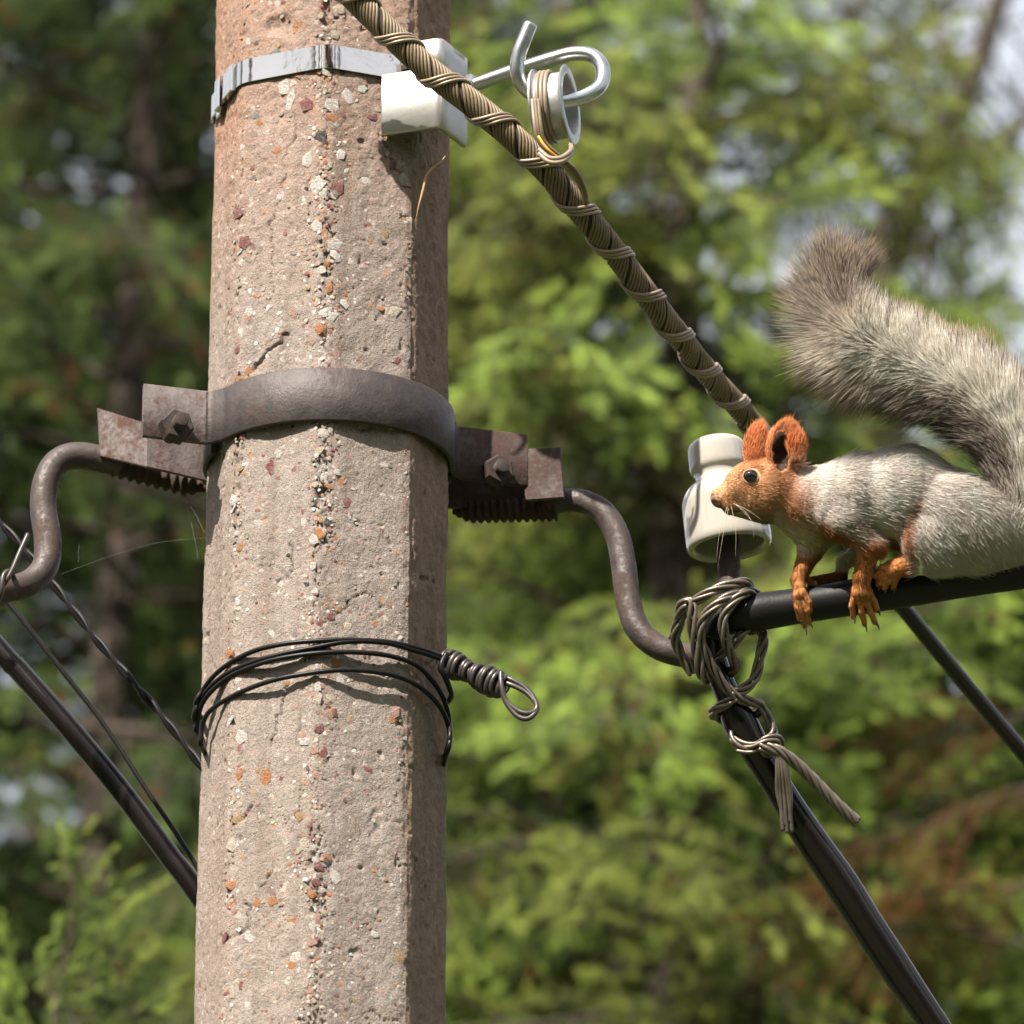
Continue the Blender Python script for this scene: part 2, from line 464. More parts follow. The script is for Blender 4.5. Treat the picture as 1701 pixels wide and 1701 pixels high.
def crack(poly, width=0.0006, depth=0.0022):
    """an open crack cut into the surface along photograph points"""
    global disp
    for (x0, y0), (x1, y1) in zip(poly[:-1], poly[1:]):
        ts = np.linspace(0, 1, max(2, int(math.hypot(x1 - x0, y1 - y0) / 3)))
        for tt in ts:
            px, py = x0 + (x1 - x0) * tt, y0 + (y1 - y0) * tt
            jx = vnoise(np.array([[px * 0.11, py * 0.11, 3.0], [px * 0.11, py * 0.11, 9.0]]), 1.0); px += 5 * jx[0]; py += 4 * jx[1]
            q = at(px, py, -0.07); a0 = math.asin(max(-1, min(1, (q[0] - PCX) / 0.079)))
            Y0 = -math.cos(a0) * oct_r(np.array([a0]))[0]; q = at(px, py, Y0); a0 = math.asin(max(-1, min(1, (q[0] - PCX) / oct_r(np.array([a0]))[0])))
            rows = np.searchsorted(zz, [q[2] - 0.004, q[2] + 0.004]); n_ = len(th)
            sl_ = slice(rows[0] * n_, rows[1] * n_)
            dd = ((TH[sl_] - a0) * PR) ** 2 + (ZZ[sl_] - q[2]) ** 2
            cut = -depth * np.exp(-dd / width ** 2)
            disp[sl_] = np.minimum(disp[sl_], disp[sl_] * 0.0 + np.where(cut < -depth * 0.25, cut, disp[sl_]))


crack([(402, 628), (422, 612), (440, 588), (462, 566), (478, 556)], 0.0011, 0.0055)
crack([(478, 905), (487, 915), (486, 935), (475, 955), (462, 968)], 0.0008, 0.003)
crack([(478, 1140), (468, 1165), (460, 1190), (456, 1215), (452, 1235)], 0.0008, 0.003)
crack([(555, 1022), (575, 1010), (583, 993), (600, 985), (622, 988), (628, 1000)], 0.0007, 0.0022)
crack([(630, 220), (645, 245), (650, 270), (668, 300)], 0.0007, 0.0025)
crack([(492, 195), (488, 235), (470, 262), (472, 310), (460, 340), (448, 380), (455, 430), (450, 500)], 0.0007, 0.0022)
crack([(383, 1372), (400, 1360), (420, 1338)], 0.0010, 0.003)
crack([(375, 1560), (390, 1552), (404, 1546)], 0.0009, 0.003)
crack([(410, 1500), (414, 1520), (411, 1545)], 0.0009, 0.003)
crack([(436, 1475), (444, 1460), (455, 1445)], 0.0007, 0.002)
crack([(600, 1685), (612, 1680), (640, 1695), (660, 1697)], 0.0007, 0.002)
crack([(697, 960), (712, 958), (720, 960)], 0.0016, 0.005)
crack([(690, 1420), (694, 1460), (705, 1470)], 0.0010, 0.003)
crack([(523, 880), (526, 905), (521, 940), (528, 985), (520, 1010)], 0.0012, 0.002)
crack([(350, 920), (348, 890), (362, 870)], 0.0007, 0.002)
rr = rr + np.where(vis, disp, -0.0004)
V = np.stack([np.sin(TH) * rr, -np.cos(TH) * rr, ZZ], 1)
nc, nr_ = len(th), len(zz)
i = (np.arange(nr_ - 1)[:, None] * nc); j = np.arange(nc)[None]; j2 = (j + 1) % nc
quads = np.stack([i + j, i + j2, i + nc + j2, i + nc + j], -1).reshape(-1, 4)
me = mesh_np("shaft", V, [quads, np.array([[(nr_ - 1) * nc + k for k in range(nc)]])])
col = np.ones((len(V), 4), np.float32)
col[:, 0] = np.clip(0.10 + 0.62 * topness + 0.45 * np.clip((A0 - 39 - deg) / 10, 0, 1) * (0.3 + 0.7 * topness), 0, 0.85)
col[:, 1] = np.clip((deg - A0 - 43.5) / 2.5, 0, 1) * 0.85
col[:, 2] = 0
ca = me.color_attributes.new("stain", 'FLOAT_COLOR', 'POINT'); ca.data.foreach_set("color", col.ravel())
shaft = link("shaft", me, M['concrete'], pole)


# pebbles in the surface
def pebble_mesh(seed):
    r = np.random.default_rng(seed)
    g = (1 + 5 ** 0.5) / 2
    v = nrm(np.array([(-1, g, 0), (1, g, 0), (-1, -g, 0), (1, -g, 0), (0, -1, g), (0, 1, g), (0, -1, -g), (0, 1, -g), (g, 0, -1), (g, 0, 1), (-g, 0, -1), (-g, 0, 1)]))
    f = [(0, 11, 5), (0, 5, 1), (0, 1, 7), (0, 7, 10), (0, 10, 11), (1, 5, 9), (5, 11, 4), (11, 10, 2), (10, 7, 6), (7, 1, 8), (3, 9, 4), (3, 4, 2), (3, 2, 6), (3, 6, 8), (3, 8, 9), (4, 9, 5), (2, 4, 11), (6, 2, 10), (8, 6, 7), (9, 8, 1)]
    q = r.normal(size=(3, 3)); q, _ = np.linalg.qr(q)
    v = (v @ q) * r.uniform(0.72, 1.12, (12, 1))
    v[:, 2] = np.clip(v[:, 2], -0.7, r.uniform(0.35, 0.6))
    return v, np.array(f)


PEB = [pebble_mesh(s) for s in range(9)]
kinds = list(STONES)
peb_me = {}


def peb_data(s, k):
    if (s, k) not in peb_me:
        me_ = mesh_np("pebble", PEB[s][0], [PEB[s][1]], smooth=False); me_.materials.append(M[k]); peb_me[(s, k)] = me_
    return peb_me[(s, k)]


def surf(px, py):
    a0 = math.asin(max(-0.999, min(0.999, (at(px, py, -0.07)[0] - PCX) / 0.079)))
    for _ in range(3):
        R0 = oct_r(np.array([a0]))[0]; q = at(px, py, -math.cos(a0) * R0)
        a0 = math.asin(max(-0.999, min(0.999, (q[0] - PCX) / R0)))
    return a0, q[2]


def face_normal(a0):
    fa = math.radians(math.floor((math.degrees(a0) - A0) / 45) * 45 + A0 + 22.5)
    return np.array([math.sin(fa), -math.cos(fa), 0])


def put_pebble(px, py, wpx, hpx, k, rot=None, lift=0.0):
    a0, z = surf(px, py)
    R0 = oct_r(np.array([a0]))[0]
    nv = face_normal(a0); tx = np.array([-nv[1], nv[0], 0])
    o = bpy.data.objects.new("pebble", peb_data(int(rng.integers(0, 9)), k)); sc.collection.objects.link(o)
    o.parent = pole
    cosf = max(0.4, -nv[1])
    sx, sy = wpx * PX / 2 / cosf, hpx * PX / 2 / 0.93
    an = rng.uniform(-0.6, 0.6) if rot is None else rot
    ux = tx * math.cos(an) + np.array([0, 0, 1]) * math.sin(an); uy = np.cross(nv, ux)
    sz = min(sx, sy) * 0.62
    p = np.array([math.sin(a0) * R0, -math.cos(a0) * R0, z]) - nv * (sz * 0.32 - lift)
    o.matrix_local = Matrix(np.r_[np.c_[ux * sx, uy * sy, nv * sz, p], [[0, 0, 0, 1]]].tolist())


known = [(525, 308, 36, 42, 'white_quartz'), (578, 158, 26, 34, 'white_quartz'), (482, 165, 18, 48, 'white_quartz'), (558, 312, 22, 24, 'maroon_stone'),
         (446, 778, 32, 44, 'maroon_stone'), (528, 885, 22, 30, 'orange_stone'), (509, 971, 16, 12, 'dark_stone'), (546, 808, 22, 10, 'orange_stone'),
         (395, 1362, 26, 20, 'ochre_stone'), (441, 1290, 24, 36, 'orange_stone'), (413, 1555, 18, 26, 'white_quartz'), (384, 1470, 22, 22, 'orange_stone'),
         (428, 1500, 16, 22, 'orange_stone'), (392, 1640, 26, 40, 'cream_stone'), (665, 1590, 20, 22, 'ochre_stone'), (525, 1541, 30, 26, 'white_quartz'),
         (518, 1566, 22, 14, 'pink_stone'), (602, 1625, 12, 16, 'maroon_stone'), (622, 1038, 14, 14, 'orange_stone'), (533, 1035, 16, 20, 'maroon_stone'),
         (567, 1165, 16, 8, 'dark_stone'), (477, 1135, 12, 10, 'orange_stone'), (520, 1245, 18, 22, 'pink_stone'), (545, 395, 18, 24, 'orange_stone'),
         (655, 520, 30, 32, 'cream_stone'), (488, 520, 24, 26, 'pink_stone'), (610, 300, 26, 16, 'white_quartz'), (556, 405, 34, 28, 'white_quartz'),
         (430, 205, 18, 18, 'orange_stone'), (460, 250, 20, 16, 'orange_stone'), (555, 195, 30, 22, 'orange_stone'), (620, 195, 26, 14, 'maroon_stone'),
         (672, 300, 28, 28, 'cream_stone'), (560, 430, 16, 16, 'white_quartz'), (648, 370, 14, 14, 'orange_stone'), (505, 1400, 22, 26, 'cream_stone'),
         (495, 1350, 14, 20, 'maroon_stone'), (640, 640, 24, 20, 'maroon_stone'), (566, 690, 12, 22, 'white_quartz'), (540, 720, 24, 20, 'white_quartz'),
         (505, 868, 14, 22, 'white_quartz'), (520, 895, 18, 22, 'white_quartz'), (498, 948, 22, 14, 'cream_stone'), (520, 940, 16, 20, 'white_quartz'),
         (540, 790, 14, 24, 'white_quartz'), (452, 1052, 14, 22, 'white_quartz'), (395, 1000, 10, 18, 'white_quartz'), (430, 870, 30, 16, 'white_quartz'),
         (432, 830, 12, 28, 'pink_stone'), (568, 800, 14, 22, 'orange_stone'), (490, 1590, 26, 20, 'white_quartz'), (612, 1500, 16, 16, 'white_quartz')]
for kx in known: put_pebble(*kx)
wts = np.array([0.27, 0.15, 0.17, 0.16, 0.12, 0.06, 0.05, 0.02])
for _ in range(225):
    py = rng.uniform(0, 1700); cx0 = 563 - 33 * py / 1701
    mode = rng.random()
    if mode < 0.42: off = -8 + rng.normal(0, 15)
    elif mode < 0.62: off = -148 + rng.normal(0, 9)
    elif py < 650 and mode < 0.85: off = rng.uniform(-185, 150)
    else: off = rng.uniform(-150, 125)
    s_ = rng.uniform(8, 21) * (1.25 if py < 650 else 1)
    put_pebble(cx0 + off, py, s_ * rng.uniform(0.8, 1.35), s_ * rng.uniform(0.8, 1.4), kinds[rng.choice(8, p=wts)])
# finer grit, past counting
mb = MB(); gc = []
for _ in range(8000):
    py = rng.uniform(-20, 1720); cx0 = 563 - 33 * py / 1701
    mode = rng.random()
    if vnoise(np.array([[py * 0.02, mode * 3, 0.5]]), 1.0)[0] < rng.uniform(-0.5, 0.6): continue
    off = -8 + 10 * math.sin(py * 0.017) + rng.normal(0, 26) if mode < 0.30 else (-146 + 5 * math.sin(py * 0.03) + rng.normal(0, 14) if mode < 0.46 else rng.uniform(-190, 140))
    a0 = math.asin(max(-0.99, min(0.99, off / 205.0))); R0 = PR
    a0 += 0; R0 = oct_r(np.array([a0]))[0]
    z = at(cx0 + off, py, -math.cos(a0) * R0)[2]
    nv = face_normal(a0); tx = np.array([-nv[1], nv[0], 0])
    v, f = PEB[int(rng.integers(0, 9))]
    s_ = rng.uniform(1.6, 4.2) * PX * (1.15 if py < 650 else 1)
    an = rng.uniform(0, 6.28); ux = tx * math.cos(an) + np.array([0, 0, 1]) * math.sin(an); uy = np.cross(nv, ux)
    P0 = np.array([PCX + math.sin(a0) * R0, -math.cos(a0) * R0, z]) - nv * s_ * 0.20
    mb.add(P0 + v[:, :1] * ux * s_ * rng.uniform(0.8, 1.5) + v[:, 1:2] * uy * s_ + v[:, 2:] * nv * s_ * 0.5, [f])
    c0 = np.array(STONES[kinds[rng.choice(8, p=wts)]]) if rng.random() < 0.55 else np.array([0.30, 0.25, 0.215]) * rng.uniform(0.75, 1.3)
    gc.append(np.tile(np.r_[np.clip(c0 * rng.uniform(0.6, 0.95), 0, 1), 1], (12, 1)))
go = mb.build("grit", M['grit'], pole, smooth=False)
go.data.color_attributes.new("pigment", 'FLOAT_COLOR', 'POINT').data.foreach_set("color", np.concatenate(gc).astype(np.float32).ravel())
tag(go, kind="stuff")

#--HARDWARE--
# ------------------------------------------------------------------ steel clamp round the pole
CY = math.radians(18.0)                         # yaw of the clamp: its right side stands further back
cx_, sx_ = math.cos(CY), math.sin(CY)
FX = np.array([cx_, sx_, 0.0]); FN = np.array([sx_, -cx_, 0.0])      # along the flanges, out towards the lens
CC = np.array([PCX, 0, 0]) + R_ * (2 * PX)
zmid = at(545, 653, -0.084)[2]
HB = 86 * PX / math.cos(EL) / 2                # half height of the band
RO = 0.0838
clamp = thing("pole_clamp", (PCX, 0, zmid), "grey steel clamp bolted round the pole above the wire loops", "clamp")


def band_strip(path, z0, z1, thick, mb=None, bev=0.0006, nrm_out=None):
    """a flat bar bent along a horizontal path (x,y); z0/z1 its edges"""
    P = np.asarray(path, float); n = len(P)
    Tn = nrm(np.gradient(P, axis=0)); Nn = np.stack([Tn[:, 1], -Tn[:, 0]], 1)
    prof = [(0, z0 + bev), (-bev, z0), (-thick + bev, z0), (-thick, z0 + bev), (-thick, z1 - bev), (-thick + bev, z1), (-bev, z1), (0, z1 - bev)]
    k = len(prof)
    V = np.array([[P[i, 0] + Nn[i, 0] * o, P[i, 1] + Nn[i, 1] * o, z] for i in range(n) for o, z in prof])
    i = np.arange(n - 1)[:, None] * k; j = np.arange(k)[None]; j2 = (j + 1) % k
    mb = mb or MB()
    mb.add(V, [np.stack([i + j, i + k + j, i + k + j2, i + j2], -1).reshape(-1, 4), np.array([list(range(k)), [(n - 1) * k + q for q in range(k)][::-1]])])
    return mb


fl_y = 0.012                                    # flange plane in front of the clamp's axis
ph = np.radians(np.linspace(-72, 78, 60))       # angle from FN, positive towards +FX
ring = [CC + FN * math.cos(a) * RO + FX * math.sin(a) * RO for a in ph]
lead_l = [CC + FN * (fl_y + 0.004) - FX * d for d in np.linspace(0.1315, 0.0905, 8)]
bl = [lead_l[-1] + FX * 0.004 + FN * 0.001, CC + FN * (fl_y + 0.0085) - FX * 0.0836]
lead_r = [CC + FN * (fl_y - 0.004) + FX * d for d in np.linspace(0.0895, 0.1368, 8)]
br_ = [CC + FN * (fl_y + 0.0035) + FX * 0.0842, CC + FN * (fl_y - 0.001) + FX * 0.0855]
path = spline(np.array(lead_l + bl + ring + br_ + lead_r)[:, :2], 240)
fx_ = (path - CC[:2]) @ FX[:2]
iL = int(np.argmax(fx_ > -0.0885)); iR = int(np.argmax(fx_ > 0.0888))
band_strip(path[iL - 1:iR + 1], zmid - HB, zmid + HB, 0.0036).build("front_band", M['clamp'], clamp, sharp=50)
band_strip(path[:iL + 1], zmid - HB - 0.0002, zmid + HB + 0.0002, 0.0042).build("front_flange", M['flange'], clamp, sharp=50)
band_strip(path[iR:], zmid - HB - 0.0002, zmid + HB + 0.0002, 0.0042).build("front_flange", M['flange_dark'], clamp, sharp=50)
# rusted flange faces are plates of the rear half that show past the front half
pl = plate([at(161, 677, 0.030), at(244, 703, 0.012), at(352, 722, 0.030), at(352, 800, 0.030), at(244, 775, 0.012), at(166, 757, 0.030)], 0.004, bev=0.0006)
pl.build("rear_flange", M['flange'], clamp, smooth=False)
pl = plate([at(868, 746, 0.036), at(930, 742, 0.030), at(937, 826, 0.030), at(872, 831, 0.036)], 0.0045, bev=0.0006)
pl.build("rear_flange", M['flange_dark'], clamp, smooth=False)
plate([at(742, 760, 0.052), at(930, 768, 0.052), at(934, 846, 0.052), at(742, 842, 0.052)], 0.0045, bev=0.0006).build("rear_flange", M['flange_dark'], clamp, smooth=False)
# rear half ring
ph2 = np.radians(np.linspace(84, 276, 60))
ring2 = np.array([CC + FN * math.cos(a) * RO + FX * math.sin(a) * RO for a in ph2])[:, :2]
band_strip(ring2, zmid - HB - 0.004, zmid + HB - 0.004, 0.0036).build("rear_band", M['clamp'], clamp, sharp=50)


def hexbolt(c, ax, rn, hn, rb, lb, name_m, twist=0.2):
    """nut on a bolt end"""
    ax = nrm(ax); a = np.array([0, 0, 1.0]); N = nrm(a - ax * a.dot(ax)); B = np.cross(ax, N)
    k = 6; th_ = np.linspace(0, 2 * np.pi, k, endpoint=False) + twist
    pr = [(rn * 0.93, 0), (rn, hn * 0.08), (rn, hn * 0.85), (rn * 0.88, hn), (rb, hn * 1.0)]
    V = np.concatenate([c + ax * h + r * (np.cos(th_)[:, None] * N + np.sin(th_)[:, None] * B) for r, h in pr])
    i = np.arange(len(pr) - 1)[:, None] * k; j = np.arange(k)[None]; j2 = (j + 1) % k
    nut = MB().add(V, [np.stack([i + j, i + j2, i + k + j2, i + k + j], -1).reshape(-1, 4)])
    pb = [(rb, -0.012), (rb, hn)]
    for q in range(8):
        h0 = hn + (lb - hn) * q / 8; pb += [(rb, h0), (rb * 0.86, h0 + (lb - hn) / 16)]
    pb += [(rb * 0.9, lb), (rb * 0.5, lb + 0.0004), (0.0001, lb + 0.0004)]
    b = MB().add(*lathe(pb, c, ax, 20))
    bo_ = b.build("bolt", M['nut'], clamp, sharp=40)
    return nut.build("nut", M['nut'], bo_, smooth=False)


def on_flange(px, py, off):
    d = FW + R_ * (px - 850.5) / F + U_ * (850.5 - py) / F
    t_ = ((CC + FN * off - CAM).dot(FN)) / d.dot(FN)
    return CAM + d * t_


cL = on_flange(289, 714, fl_y + 0.004); cR = on_flange(823, 787, fl_y - 0.004)
hexbolt(cL - FN * 0.0005, FN, 0.0112, 0.0125, 0.0050, 0.0215, 'nut', 0.35)
hexbolt(cR - FN * 0.0005, FN, 0.0108, 0.0110, 0.0048, 0.0170, 'nut', 0.1)


# ------------------------------------------------------------------ hooks
def threaded(L, r, pitch, depth, n, mat, parent, name="thread"):
    """a coarse lag-screw thread along a straight axis"""
    a, b = L; ax = b - a; ln = np.linalg.norm(ax); ax = ax / ln
    k = 24; m = int(ln / pitch * 10)
    q0 = np.array([0, 0, 1.0]); N = nrm(q0 - ax * q0.dot(ax)); B = np.cross(ax, N)
    u = np.linspace(0, 1, m); thk = np.linspace(0, 2 * np.pi, k, endpoint=False)
    U, TT = np.meshgrid(u, thk, indexing='ij')
    fr = np.mod(U * ln / pitch - TT / (2 * np.pi), 1.0)
    rd = r - depth * np.clip(np.abs(fr - 0.5) * 3.2 - 0.35, 0, 1)
    tip = np.clip((1 - U) * ln / 0.012, 0.15, 1) ** 0.6
    rd = rd * tip
    V = a + ax * (U * ln)[..., None] + rd[..., None] * (np.cos(TT)[..., None] * N + np.sin(TT)[..., None] * B)
    i = np.arange(m - 1)[:, None] * k; j = np.arange(k)[None]; j2 = (j + 1) % k
    mb = MB().add(V.reshape(-1, 3), [np.stack([i + j, i + j2, i + k + j2, i + k + j], -1).reshape(-1, 4), np.array([[(m - 1) * k + q for q in range(k)]])])
    return mb.build(name, mat, parent, sharp=60)


h0 = at(75, 870, 0.02)
hookL = thing("hook", h0, "rusty bent iron hook held by the clamp at the bolt with the orange ring", "hook")
P = pts([(205, 772, 0.044), (165, 762, 0.042), (125, 757, 0.038), (95, 768, 0.034), (76, 800, 0.03), (72, 845, 0.028), (79, 895, 0.024), (76, 938, 0.02), (52, 966, 0.014), (15, 978, 0.006), (-40, 984, -0.008), (-75, 955, -0.02), (-85, 900, -0.02), (-88, 830, -0.02)], 110)
rL = 22.5 * PX * (1 + 0.03 * np.sin(np.linspace(0, 19, 110)))
rod_ = MB().add(*tube(P, rL, 22)).build("rod", M['rod'], hookL)
threaded((at(190, 772, 0.044), at(342, 812, 0.052)), 22 * PX, 15.5 * PX, 6 * PX, 0, M['thread'], rod_)

hookR = thing("hook", at(1040, 950, 0.03), "rusty S-shaped iron hook carrying the white insulator", "hook")
P = pts([(900, 842, 0.052), (935, 832, 0.050), (968, 833, 0.048), (1003, 852, 0.045), (1026, 892, 0.043), (1036, 940, 0.040), (1043, 995, 0.037), (1058, 1042, 0.034), (1092, 1074, 0.032), (1138, 1088, 0.031), (1176, 1086, 0.030), (1204, 1062, 0.030), (1212, 1020, 0.030), (1212, 960, 0.030), (1209, 900, 0.030), (1206, 870, 0.03)], 140)
rr_ = np.interp(np.linspace(0, 1, 140), [0, .1, .3, .6, .8, 1], [19, 20, 21.5, 21, 20, 19]) * PX
rod_ = MB().add(*tube(P, rr_, 22)).build("rod", M['rod'], hookR)
threaded((at(925, 846, 0.052), at(752, 850, 0.060)), 21 * PX, 13.0 * PX, 5 * PX, 0, M['thread'], rod_)

# ------------------------------------------------------------------ insulator
ib = at(1212, 908, 0.030); it = at(1188, 733, 0.030)
ax = nrm(it - ib); k_ = PX * 1.01
prof = [(20, 62), (24, 58), (44, 40), (53, 16), (56, 4), (60, -1), (65, -3), (69, 0), (71, 6), (71.5, 14), (71, 40), (70.5, 72), (69, 84), (64, 96), (57, 105), (50, 111), (45, 115), (42.5, 120), (42, 126), (43.5, 131), (47, 135), (49, 140), (49.5, 150), (49, 168), (47.5, 178), (43, 185), (36, 188.5), (25, 190), (10, 190.5), (0.2, 190.5)]
pr = spline([(a, b, 0) for a, b in prof], 110)[:, :2] * k_
ins = thing("insulator", ib, "cream glazed porcelain insulator on the rusty S-hook behind the squirrel's nose", "insulator")
MB().add(*lathe([tuple(p) for p in pr], ib, ax, 72)).build("porcelain_body", M['porcelain'], ins)

# ------------------------------------------------------------------ strap, bracket, pigtail hook and reel
zs = at(545, 93, -0.083)[2]; hs = 41 * PX / math.cos(EL) / 2
strap = thing("steel_strap", (PCX, 0, zs), "shiny stainless steel strap tight round the top of the pole", "strap")
sp = []
for a in np.arange(-180, 181, 3.0):
    sp.append((PCX + math.sin(math.radians(a)) * (oct_r(np.array([math.radians(a)]), PR, 0.0012)[0] + 0.0022), -math.cos(math.radians(a)) * (oct_r(np.array([math.radians(a)]), PR, 0.0012)[0] + 0.0022)))
sp = np.array(sp)
band_strip(sp, zs - hs, zs + hs, 0.0011, bev=0.0002).build("band", M['strap'], strap, sharp=25)
# buckle folded on the left face
lf = math.radians(A0 - 67.5); ln_ = np.array([math.sin(lf), -math.cos(lf), 0]); lt = np.array([-ln_[1], ln_[0], 0])
bo = np.array([PCX, 0, zs]) + ln_ * (PR * math.cos(math.pi / 8) + 0.003)


def slab(o, ux, uy, uz, sx, sy, sz, mb=None, bev=0.0006):
    mb = mb or MB()
    V = []
    for z_, ins_ in ((-1, bev), (-1 + 2 * bev / sz, 0), (1 - 2 * bev / sz, 0), (1, bev)):
        for x_, y_ in ((-1, -1), (1, -1), (1, 1), (-1, 1)):
            V.append(o + ux * x_ * (sx / 2 - ins_) + uy * y_ * (sy / 2 - ins_) + uz * z_ * sz / 2)
    Fq = [[r * 4 + i, r * 4 + (i + 1) % 4, (r + 1) * 4 + (i + 1) % 4, (r + 1) * 4 + i] for r in range(3) for i in range(4)] + [[3, 2, 1, 0], [12, 13, 14, 15]]
    return mb.add(np.array(V), [np.array(Fq)])


zu = np.array([0, 0, 1.0])
slab(bo + lt * 0.014, lt, zu, ln_, 0.018, 2 * hs * 1.12, 0.0040).build("buckle", M['strap'], strap, smooth=False)
slab(bo - lt * 0.004 - zu * 0.001, lt, zu, ln_, 0.010, 2 * hs * 1.30, 0.0065).build("buckle", M['strap'], strap, smooth=False)
slab(bo - lt * 0.016 - zu * 0.003, lt, zu, nrm(ln_ + lt * 0.25), 0.012, 2 * hs * 0.95, 0.0018).build("strap_end", M['strap'], strap, smooth=False)
slab(bo - lt * 0.008 - zu * (hs + 0.003), lt, zu, nrm(ln_ + zu * 0.5), 0.008, 0.009, 0.0016).build("buckle_ear", M['strap'], strap, smooth=False)

A = at(634, 224, -0.0735); Bc = at(733, 215, -0.0875); Cb = at(776, 244, -0.055)
brk = thing("anchor_bracket", (A + Bc + Cb) / 3, "bright aluminium anchor bracket strapped to the pole beside the pigtail hook", "bracket")
d1 = nrm((Bc - A) * [1, 1, 0]); d2 = nrm((Cb - Bc) * [1, 1, 0])
zb = A[2]
ztop_low = at(634, 123, -0.0735)[2]; ztop = at(733, 61, -0.0875)[2]; zbot_r = Cb[2]


def brpath(x0px):
    a_ = at(x0px, 200, -0.0735 + (x0px - 634) / 99.0 * (-0.014))
    c0 = Bc - d1 * 0.006; c1 = Bc + d2 * 0.006
    return spline(np.array([a_, (a_ + c0) / 2, c0, Bc * 0.5 + (c0 + c1) * 0.25, c1, (c1 + Cb) / 2, Cb])[:, :2], 40)


band_strip(brpath(634), zb, ztop_low, 0.0045, bev=0.0009).build("front_plate", M['alu'], brk, sharp=50)
band_strip(brpath(694), ztop_low + 0.0001, ztop, 0.0043, bev=0.0007).build("upper_plate", M['alu'], brk, sharp=50)
hp = [np.r_[p, ztop - 0.004] for p in brpath(694)[::6]] + [np.r_[Cb[:2] - d1[:2] * 0.03, ztop - 0.004], np.r_[brpath(694)[0] + d2[:2] * 0.02, ztop - 0.004]]
plate([p - np.array([0, 0, 0.0]) for p in hp], 0.003).build("top_web", M['alu'], brk, smooth=False)
# pigtail hook
hk = thing("pigtail_hook", at(785, 143, -0.068), "galvanised pigtail hook sticking out of the bracket", "hook")
P = pts([(770, 148, -0.064), (800, 137, -0.070), (860, 116, -0.080), (920, 97, -0.089), (955, 89, -0.093), (985, 93, -0.096), (1001, 114, -0.098), (997, 142, -0.100), (972, 160, -0.103), (940, 168, -0.106), (905, 167, -0.110), (876, 150, -0.115), (860, 125, -0.119), (861, 92, -0.122), (872, 62, -0.124), (881, 40, -0.125)], 150)
MB().add(*tube(P, 12.2 * PX, 24)).build("hook_rod", M['galv'], hk)
col_ = nrm(at(800, 137, -0.070) - at(770, 148, -0.064))
hexc = at(781, 143, -0.0665)
th6 = MB().add(*lathe([(0.0001, -0.001), (0.0075, -0.001), (0.0078, 0.0), (0.0078, 0.0035), (0.0068, 0.0045), (0.0045, 0.0047)], hexc, col_, 6))
th6.build("nut", M['galv'], hk, smooth=False)

# reel
rc_ = at(920, 177, -0.108); ra = nrm(0.97 * (0.993 * R_ + 0.12 * U_) + 0.235 * T_)
reel = thing("cable_reel", rc_, "grey zinc reel hanging on the pigtail hook with wire wound on it", "reel")
hw_ = 29 * PX
prof = [(50, -29), (64, -29), (66, -27.5), (65.5, -25), (58, -23.5), (55.5, -20), (55, -10), (55, 10), (55.5, 20), (58, 23.5), (65.5, 25), (67, 27.5), (65, 29), (52, 29), (50, 26), (50, -26), (50, -29)]
MB().add(*lathe([(a * PX, b * PX) for a, b in prof], rc_, ra, 64)).build("spool", M['galv_dull'], reel, sharp=50)
q0 = np.array([0, 0, 1.0]); rN = nrm(q0 - ra * q0.dot(ra)); rB = np.cross(ra, rN)
for off in (-16, -9, -2):
    a = np.linspace(0, 2 * np.pi, 60)
    ring_ = rc_ + ra * (off * PX) + 58.5 * PX * (np.cos(a)[:, None] * rN + np.sin(a)[:, None] * rB) + ra * (np.sin(a)[:, None] * 2.0 * PX)
    MB().add(*tube(ring_, 3.7 * PX, 8, caps=False)).build("wire_turn", M['wire_pale'], reel)

# ------------------------------------------------------------------ wrapped cable
cab = [(520, -75, -0.150), (590, -2, -0.140), (650, 57, -0.135), (715, 118, -0.130), (790, 176, -0.124), (850, 226, -0.116), (905, 280, -0.105), (960, 345, -0.085), (1010, 405, -0.060), (1065, 477, -0.03), (1120, 549, 0.005), (1180, 625, 0.05), (1235, 686, 0.09), (1290, 752, 0.13), (1340, 814, 0.16), (1420, 912, 0.20), (1500, 1010, 0.23), (1570, 1096, 0.255), (1650, 1192, 0.28), (1720, 1275, 0.30), (1900, 1490, 0.36), (2600, 2300, 0.6)]
wc = thing("wrapped_cable", at(850, 226, -0.116), "black cable bound in old beige wire strands, crossing in front of the pole", "cable")
Pall = pts(cab, 420)
MB().add(*tube(Pall, 14.0 * PX, 14)).build("cable_core", M['cable_gloss'], wc)
Pw = pts(cab[:14] + [], 620)
s_len = np.r_[0, np.cumsum(np.linalg.norm(np.diff(Pw, axis=0), axis=1))]
rad_in = np.interp(np.linspace(0, 1, 620), [0, .35, 1], [18.2, 18.6, 16.2]) * PX
MB().add(*tube(Pw, rad_in, 16)).build("dark_wrap", M['bundle_core'], wc)
Tw, Nw, Bw = frames(Pw)
pitch = 118 * PX
for g in range(2):
    mbs = MB()
    for c in range(7):
        a = (g * math.pi + c * 0.405) + 2 * np.pi * s_len / pitch + 0.16 * vnoise(np.stack([s_len * 60, s_len * 0 + g, s_len * 0], 1), 1.0)
        Q = Pw + (rad_in + 1.2 * PX)[:, None] * (np.cos(a)[:, None] * Nw + np.sin(a)[:, None] * Bw)
        mbs.add(*tube(Q, 2.75 * PX, 6))
    mbs.build("strand_ribbon", M['wire_old'], wc)
mbs = MB()
